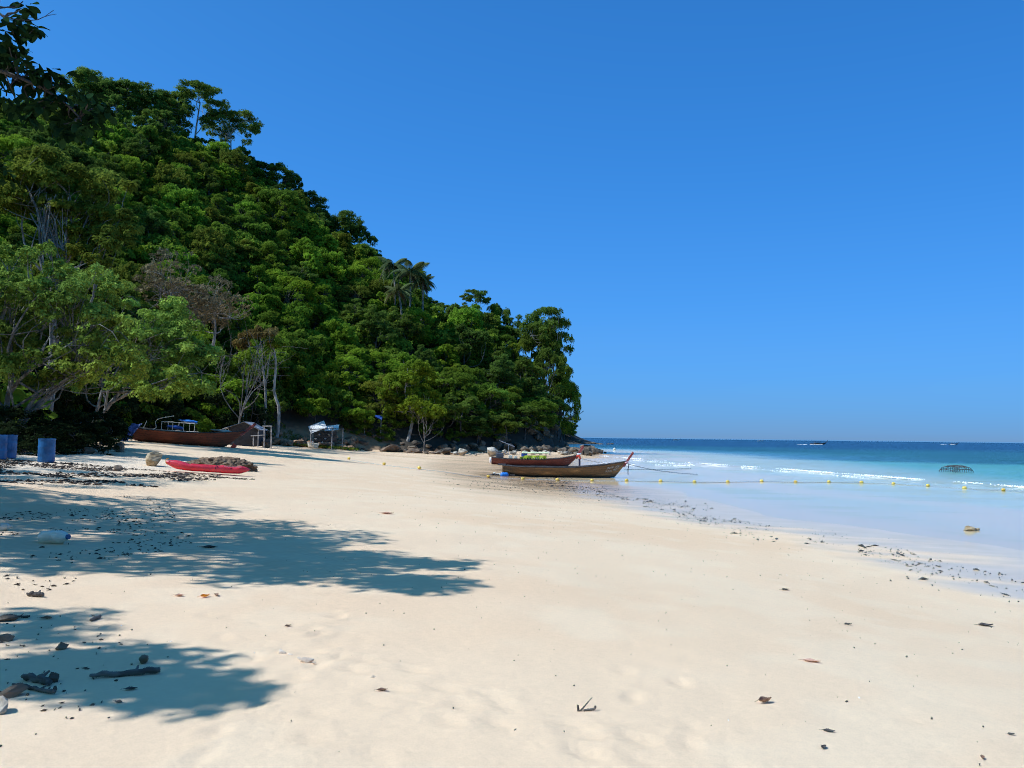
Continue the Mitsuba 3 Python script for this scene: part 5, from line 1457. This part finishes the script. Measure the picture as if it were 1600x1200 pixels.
def crooked(g, L, r, n=12, wob=.06):
    x = np.linspace(-L / 2, L / 2, n)
    return curve(np.stack([x, np.cumsum(g.normal(0, wob * L / n * 2, n)), r * .8 + np.abs(g.normal(0, r * .4, n))], -1), n * 2)


g = np.random.default_rng(61)
for (p0, p1, r, lab) in (((140, 1060), (250, 1052), .020, 'long straight grey stick lying in the nearest shadow'), ((35, 1062), (78, 1072), .022, 'short thick curved stick at the left in the nearest shadow'), ((18, 1072), (84, 1086), .013, 'thin bent stick in front of the thick curved one'),
                         ((42, 932), (68, 933), .022, 'short broken branch in the upper left shadow'), ((140, 972), (155, 966), .015, 'short stick at the edge of the leaf scraps'), ((4, 966), (46, 966), .010, 'thin pale twig at the left edge')):
    a, b = sand_at(*p0), sand_at(*p1)
    L = np.linalg.norm(b - a)
    p = crooked(g, L, r)
    rad = r * np.interp(np.linspace(0, 1, len(p)), (0, .15, .9, 1), (.45, .9, 1, .8)) * g.uniform(.9, 1.1, len(p))
    key = thing('driftwood_stick', lab, 'stick')
    M = xf((a + b) / 2, math.atan2(b[1] - a[1], b[0] - a[0]))
    put('wood', tube(p, rad, 8), 'driftwood', key, smooth=True, m=M)
    kk = len(p) // 2 + 3
    put('knot', tube([p[kk], p[kk] + [.02 * L, .05, r * 1.4]], [r * .6, r * .3], 6), 'driftwood', key, m=M)


def curled_leaf(g, curl=.6, n=9):
    t = np.linspace(0, 1, n)
    w = .28 * np.sin(np.pi * (t * .96 + .02)) ** .8
    rows = []
    for s in np.linspace(-1, 1, 7):
        rows.append(np.stack([t - .5, s * w * (1 - .25 * curl), .5 * curl * (s * w) ** 2 * 6 + .18 * curl * (2 * t - 1) ** 2 + .02 * np.sin(8 * t + 5 * s)], -1))
    V = np.stack(rows, 1)
    ms = [(V.reshape(-1, 3), grid_faces(n, 7)), tube([(-.5, 0, .18 * curl), (-.75, .03, .1 * curl)], .012, 4)]
    return join(ms)


for px, py, L, mt, a, curl, lab in ((1195, 1098, .115, 'dry_leaf', .5, 1.1, 'curled red-brown dead leaf on the open sand at the lower right'), (1268, 1034, .13, 'pink_leaf', -.35, .5, 'flat pinkish dead leaf on the open sand at the right'), (320, 933, .11, 'orange_petal', 1.0, .9, 'bright orange fallen flower below the long shadow'), (280, 932, .10, 'pink_leaf', .2, .8, 'pinkish dead leaf left of the orange flower'), (338, 931, .10, 'dry_leaf', 2.2, .8, 'small brown dead leaf right of the orange flower'),
                                    (597, 1080, .07, 'dry_leaf', .3, .8, 'small dark red dead leaf on the sand in the middle foreground'), (1540, 973, .20, 'dark_leaf', .1, .5, 'dark strip of seaweed on the sand at the right edge'), (1227, 921, .13, 'dark_leaf', .3, .6, 'dark curled leaf on the sand right of the middle'), (450, 979, .07, 'dry_leaf', 1, .7, 'tiny red-brown leaf right of the nearest shadow'), (327, 856, .22, 'dark_leaf', .2, .5, 'dark leaf lying in the middle of the long shadow'),
                                    (204, 1078, .08, 'dark_leaf', .4, .6, 'dark curled leaf below the long straight stick'), (185, 1098, .06, 'dark_leaf', -.4, .5, 'small dark leaf at the lower edge of the nearest shadow'), (1580, 1148, .05, 'dark_leaf', .2, .5, 'tiny dark leaf near the lower right corner'), (1535, 1185, .05, 'dry_leaf', 1.2, .8, 'tiny brown leaf at the bottom right corner'), (1287, 1169, .055, 'dark_leaf', .9, .7, 'small dark leaf at the bottom right of the middle'), (1295, 1143, .07, 'dark_leaf', -.2, .4, 'thin dark leaf above the bottom edge right of the middle'),
                                    (1008, 760 + 20, .3, 'dark_leaf', .2, .4, 'dark strip of weed at the waterline in front of the brown boat'), (605, 803, .3, 'pink_leaf', .1, .5, 'pale pinkish leaf far out on the open sand'), (73, 967, .11, 'dry_leaf', .1, .6, 'broad grey-brown leaf scrap in the upper left litter'), (1325, 975, .10, 'dark_leaf', .3, .6, 'small dark leaf below the seaweed at the right')):
    q = sand_at(px, py)
    tag(put('dead_leaf' if 'flower' not in lab else 'fallen_flower', curled_leaf(g, curl), mt, smooth=True, m=xf(q + [0, 0, .004], a, s=L)), lab, 'leaf' if 'flower' not in lab else 'flower')
q = sand_at(907, 1111)
tw = [tube(curve([(-.012, 0, -.01), (.01, 0, .012), (.04, .01, .04), (.075, .015, .075)], 8), np.linspace(.006, .002, 8), 5), tube([(-.012, 0, -.01), (-.016, 0, .035)], [.008, .006], 5), tube(curve([(.02, 0, .004), (.05, .005, .006), (.085, 0, .012), (.09, 0, .028)], 8), .007, 5)]
tag(put('twig', join(tw), 'driftwood', smooth=True, m=xf(q, .1)), 'small forked twig standing in the sand at the lower middle', 'twig')
# coconut husk and stones of the left foreground
for px, py, s, mt, lab, seed in ((225, 1036, (.036, .034, .036), 'rock_dark', 'dark upright stone above the long straight stick', 201), (97, 1014, (.05, .04, .035), 'rock_brown', 'brown husk at the edge of the nearest shadow', 202), (82, 1066, (.05, .035, .045), 'rock_brown', 'brown husk lying against the thick curved stick', 203), (64, 1058, (.03, .02, .018), 'rock_dark', 'small dark stone above the thick curved stick', 204), (20, 1088, (.085, .05, .05), 'rock_brown', 'dark red-brown husk at the left edge', 205), (4, 1112, (.055, .045, .06), 'rock_pale', 'pale grey pitted stone cut off by the left edge', 206), (8, 1000, (.07, .05, .035), 'rock_dark', 'dark stone at the left edge above the nearest shadow', 207), (10, 970, (.08, .05, .035), 'rock_dark', 'dark husk at the left edge beside the pale twig', 208), (86, 1080, (.018, .012, .022), 'rock_dark', 'small pointed dark stone right of the bent stick', 209), (43, 1087, (.012, .01, .01), 'rock_dark', 'pebble in front of the bent stick', 210)):
    q = sand_at(px, py)
    tag(put('beach_stone', rock(seed, 4, .45, 6), mt, smooth=38, m=xf(q + [0, 0, s[2] * .55], seed, s=s)), lab, 'stone')
# crust of sandstone dug up in the sand
for px, py, s, lab in ((441, 1021, .055, 'broken lump of tan sand crust, the left one of the row'), (455, 1024, .03, 'small broken piece of tan sand crust in the middle of the row'), (478, 1034, .06, 'broken slab of tan sand crust, the right one of the row'), (467, 1030, .03, 'tan crumb of sand crust beside the right slab'), (490, 1036, .018, 'smallest tan crumb at the right end of the row'), (583, 1060, .03, 'tan crumb of sand crust right of the row')):
    q = sand_at(px, py)
    tag(put('sand_crust', rock(int(px), 3, .3, 9), 'sandstone', smooth=20, m=xf(q + [0, 0, s * .15], px, rx=.2, s=(s, s * .7, s * .4))), lab, 'sand lump')
# plastic jug in the shadow
q = sand_at(85, 849)
jug = thing('plastic_jug', 'dirty white plastic jug lying on its side in the shadow at the left', 'jug')
MJ = xf(q + [0, 0, .085], -.15, ry=math.pi / 2 - .05, s=(.95, .95, 1.0))
put('body', lathe([(0, -.2), (.08, -.2), (.095, -.18), (.098, -.02), (.09, .0), (.098, .02), (.097, .1), (.06, .17), (.035, .19), (0, .19)], 22), 'white_plastic', jug, smooth=40, m=MJ)
put('cap', lathe([(0, .18), (.037, .18), (.037, .22), (0, .22)], 14), 'blue_plastic', jug, smooth=40, m=MJ)
put('handle', tube(curve([(.05, 0, .16), (.12, 0, .12), (.12, 0, .04), (.09, 0, 0)], 10), .014, 6), 'white_plastic', jug, smooth=True, m=MJ)
q = sand_at(4, 829)
tag(put('plastic_bottle', lathe([(0, -.1), (.05, -.1), (.055, -.08), (.055, .06), (.02, .1), (.02, .13), (0, .13)], 16), 'white_plastic', smooth=40, m=xf(q + [0, 0, .05], .4, ry=1.5)), 'pale plastic bottle at the left edge above the white jug', 'bottle')


# ------------------------------------------------------------------ litter nobody could count
def bits(g, pos, size, lo=.5, hi=1.6, aspect=.3, lump=.0):
    """Small flat curled scraps and twigs lying on the sand."""
    n = len(pos)
    a = g.uniform(0, 6.28, n)
    L = size * g.uniform(lo, hi, n)
    W = L * aspect * g.uniform(.3, 1.2, n)
    d = np.stack([np.cos(a), np.sin(a), g.normal(0, .15, n)], -1); s = np.stack([-np.sin(a), np.cos(a), g.normal(0, .3, n)], -1)
    p = pos + [0, 0, .006]
    h = np.stack([a * 0, a * 0, L * (.22 + lump) * g.random(n)], -1)
    V = np.stack([p - d * L[:, None] * .5, p + s * W[:, None] * .5 + h, p + d * L[:, None] * .5, p - s * W[:, None] * .5 + h, p - [0, 0, .012]], 1)
    k = np.arange(n)[:, None] * 5
    return V.reshape(-1, 3), np.vstack([k + [0, 1, 3], k + [1, 2, 3], k + [0, 4, 1], k + [1, 4, 2], k + [2, 4, 3], k + [3, 4, 0]])


def ground_pts(x, y):
    return np.stack([x, y, ground(x, y)], -1)


g = np.random.default_rng(71)
y = 19.5 + 9 * g.random(9000) ** 1.3; x = -g.uniform(9.0, 21, 9000)
keep = meshkit.fbm(np.stack([x * .8, y * .8, x * 0], -1), 3, 44) + .035 * (-x - 12) > .50
bank_l = ground_pts(x[keep], y[keep])
x = g.uniform(-9, -4.6, 2600); y = g.uniform(6.2, 18, 2600)
keep = (-x - .50 * y > -1.2) & (meshkit.fbm(np.stack([x * 1.3, y * 1.3, x * 0], -1), 3, 45) > .47)
bank_2 = ground_pts(x[keep], y[keep])
x = g.uniform(-5.5, -2.4, 260); y = g.uniform(4.3, 6.6, 260)
keep = -x - .62 * y > -.9
bank_3 = ground_pts(x[keep], y[keep])
tag(put('leaf_litter', join([bits(g, bank_l, .13), bits(g, bank_2, .055), bits(g, bank_3, .028)]), 'litter'), 'dark dry leaves and twigs strewn over the sand bank at the left', 'leaf litter', kind='stuff')
# wrack along the waterline and crumbs over the beach
cand_i = np.nonzero((SHORE[:, 1] > 10) & (SHORE[:, 1] < 62))[0]
i = g.choice(cand_i, 6000)
p = SHORE[i] + g.normal(0, .7, (6000, 2)) + np.stack([.3 - np.abs(g.normal(0, .9, 6000)), g.normal(0, .8, 6000)], -1)
keep = (p[:, 1] > 11) & (meshkit.fbm(np.stack([p[:, 0] * .7, p[:, 1] * .35, p[:, 0] * 0], -1), 3, 46) > .42)
wr = ground_pts(p[keep, 0], p[keep, 1]); wr[:, 2] = np.maximum(wr[:, 2], 0.0)
far_w = np.array([on(px_, py_, .06) for px_, py_ in zip(g.normal(800, 60, 500), g.normal(762, 9, 500))])
far_w = ground_pts(far_w[:, 0], far_w[:, 1]); far_w[:, 2] = np.maximum(far_w[:, 2], 0)
tag(put('seaweed_wrack', join([bits(g, wr[::12], .15, .3, 1.7, .3, .0), bits(g, wr[1::14], .06, .3, 1.9, .45, .1), bits(g, wr[2::4], .030, .3, 1.9, .6, .3), bits(g, wr[3::4], .022, .3, 1.7, .6, .3), bits(g, far_w[::2], .09, .4, 1.5)]), 'weed'), 'dark scraps of seaweed washed up along the waterline', 'seaweed', kind='stuff')
x = g.uniform(-5, 9, 800); y = 3.5 + 22 * g.random(800) ** 1.1
cr_p = ground_pts(x, y); cr_p = cr_p[cr_p[:, 2] > .02]
tag(put('beach_crumbs', bits(g, cr_p, .014, .3, 1.7, .4, .2), 'weed'), 'tiny dark crumbs of bark and weed scattered over the sand', 'crumbs', kind='stuff')
sh = cr_p[::16] + [.13, .11, 0]; sh = ground_pts(sh[:, 0], sh[:, 1])
tag(put('shell_bits', bits(g, sh, .014, .5, 1.5, .8), 'shell_white'), 'tiny white shell fragments scattered over the sand', 'shells', kind='stuff')
# grass and weeds on the rubble bank by the hut
q = np.array([at(px_, 690, y_) for px_, y_ in zip(g.uniform(425, 560, 900), g.uniform(84, 90, 900))])
gp = np.stack([q[:, 0], q[:, 1], np.maximum(ground(q[:, 0], q[:, 1]), hill(q[:, 0], q[:, 1]))], -1) + [0, 0, .25]
v, f, uv = leaves(g, gp, np.tile([0, -.3, .6], (len(gp), 1)), .5, width=.2, up=.2, rnd=1.2)
tag(put('weeds', (v, f), 'leaf_olive', uv=uv), 'low weeds and grass on the rubble bank beside the hut', 'weeds', kind='stuff')
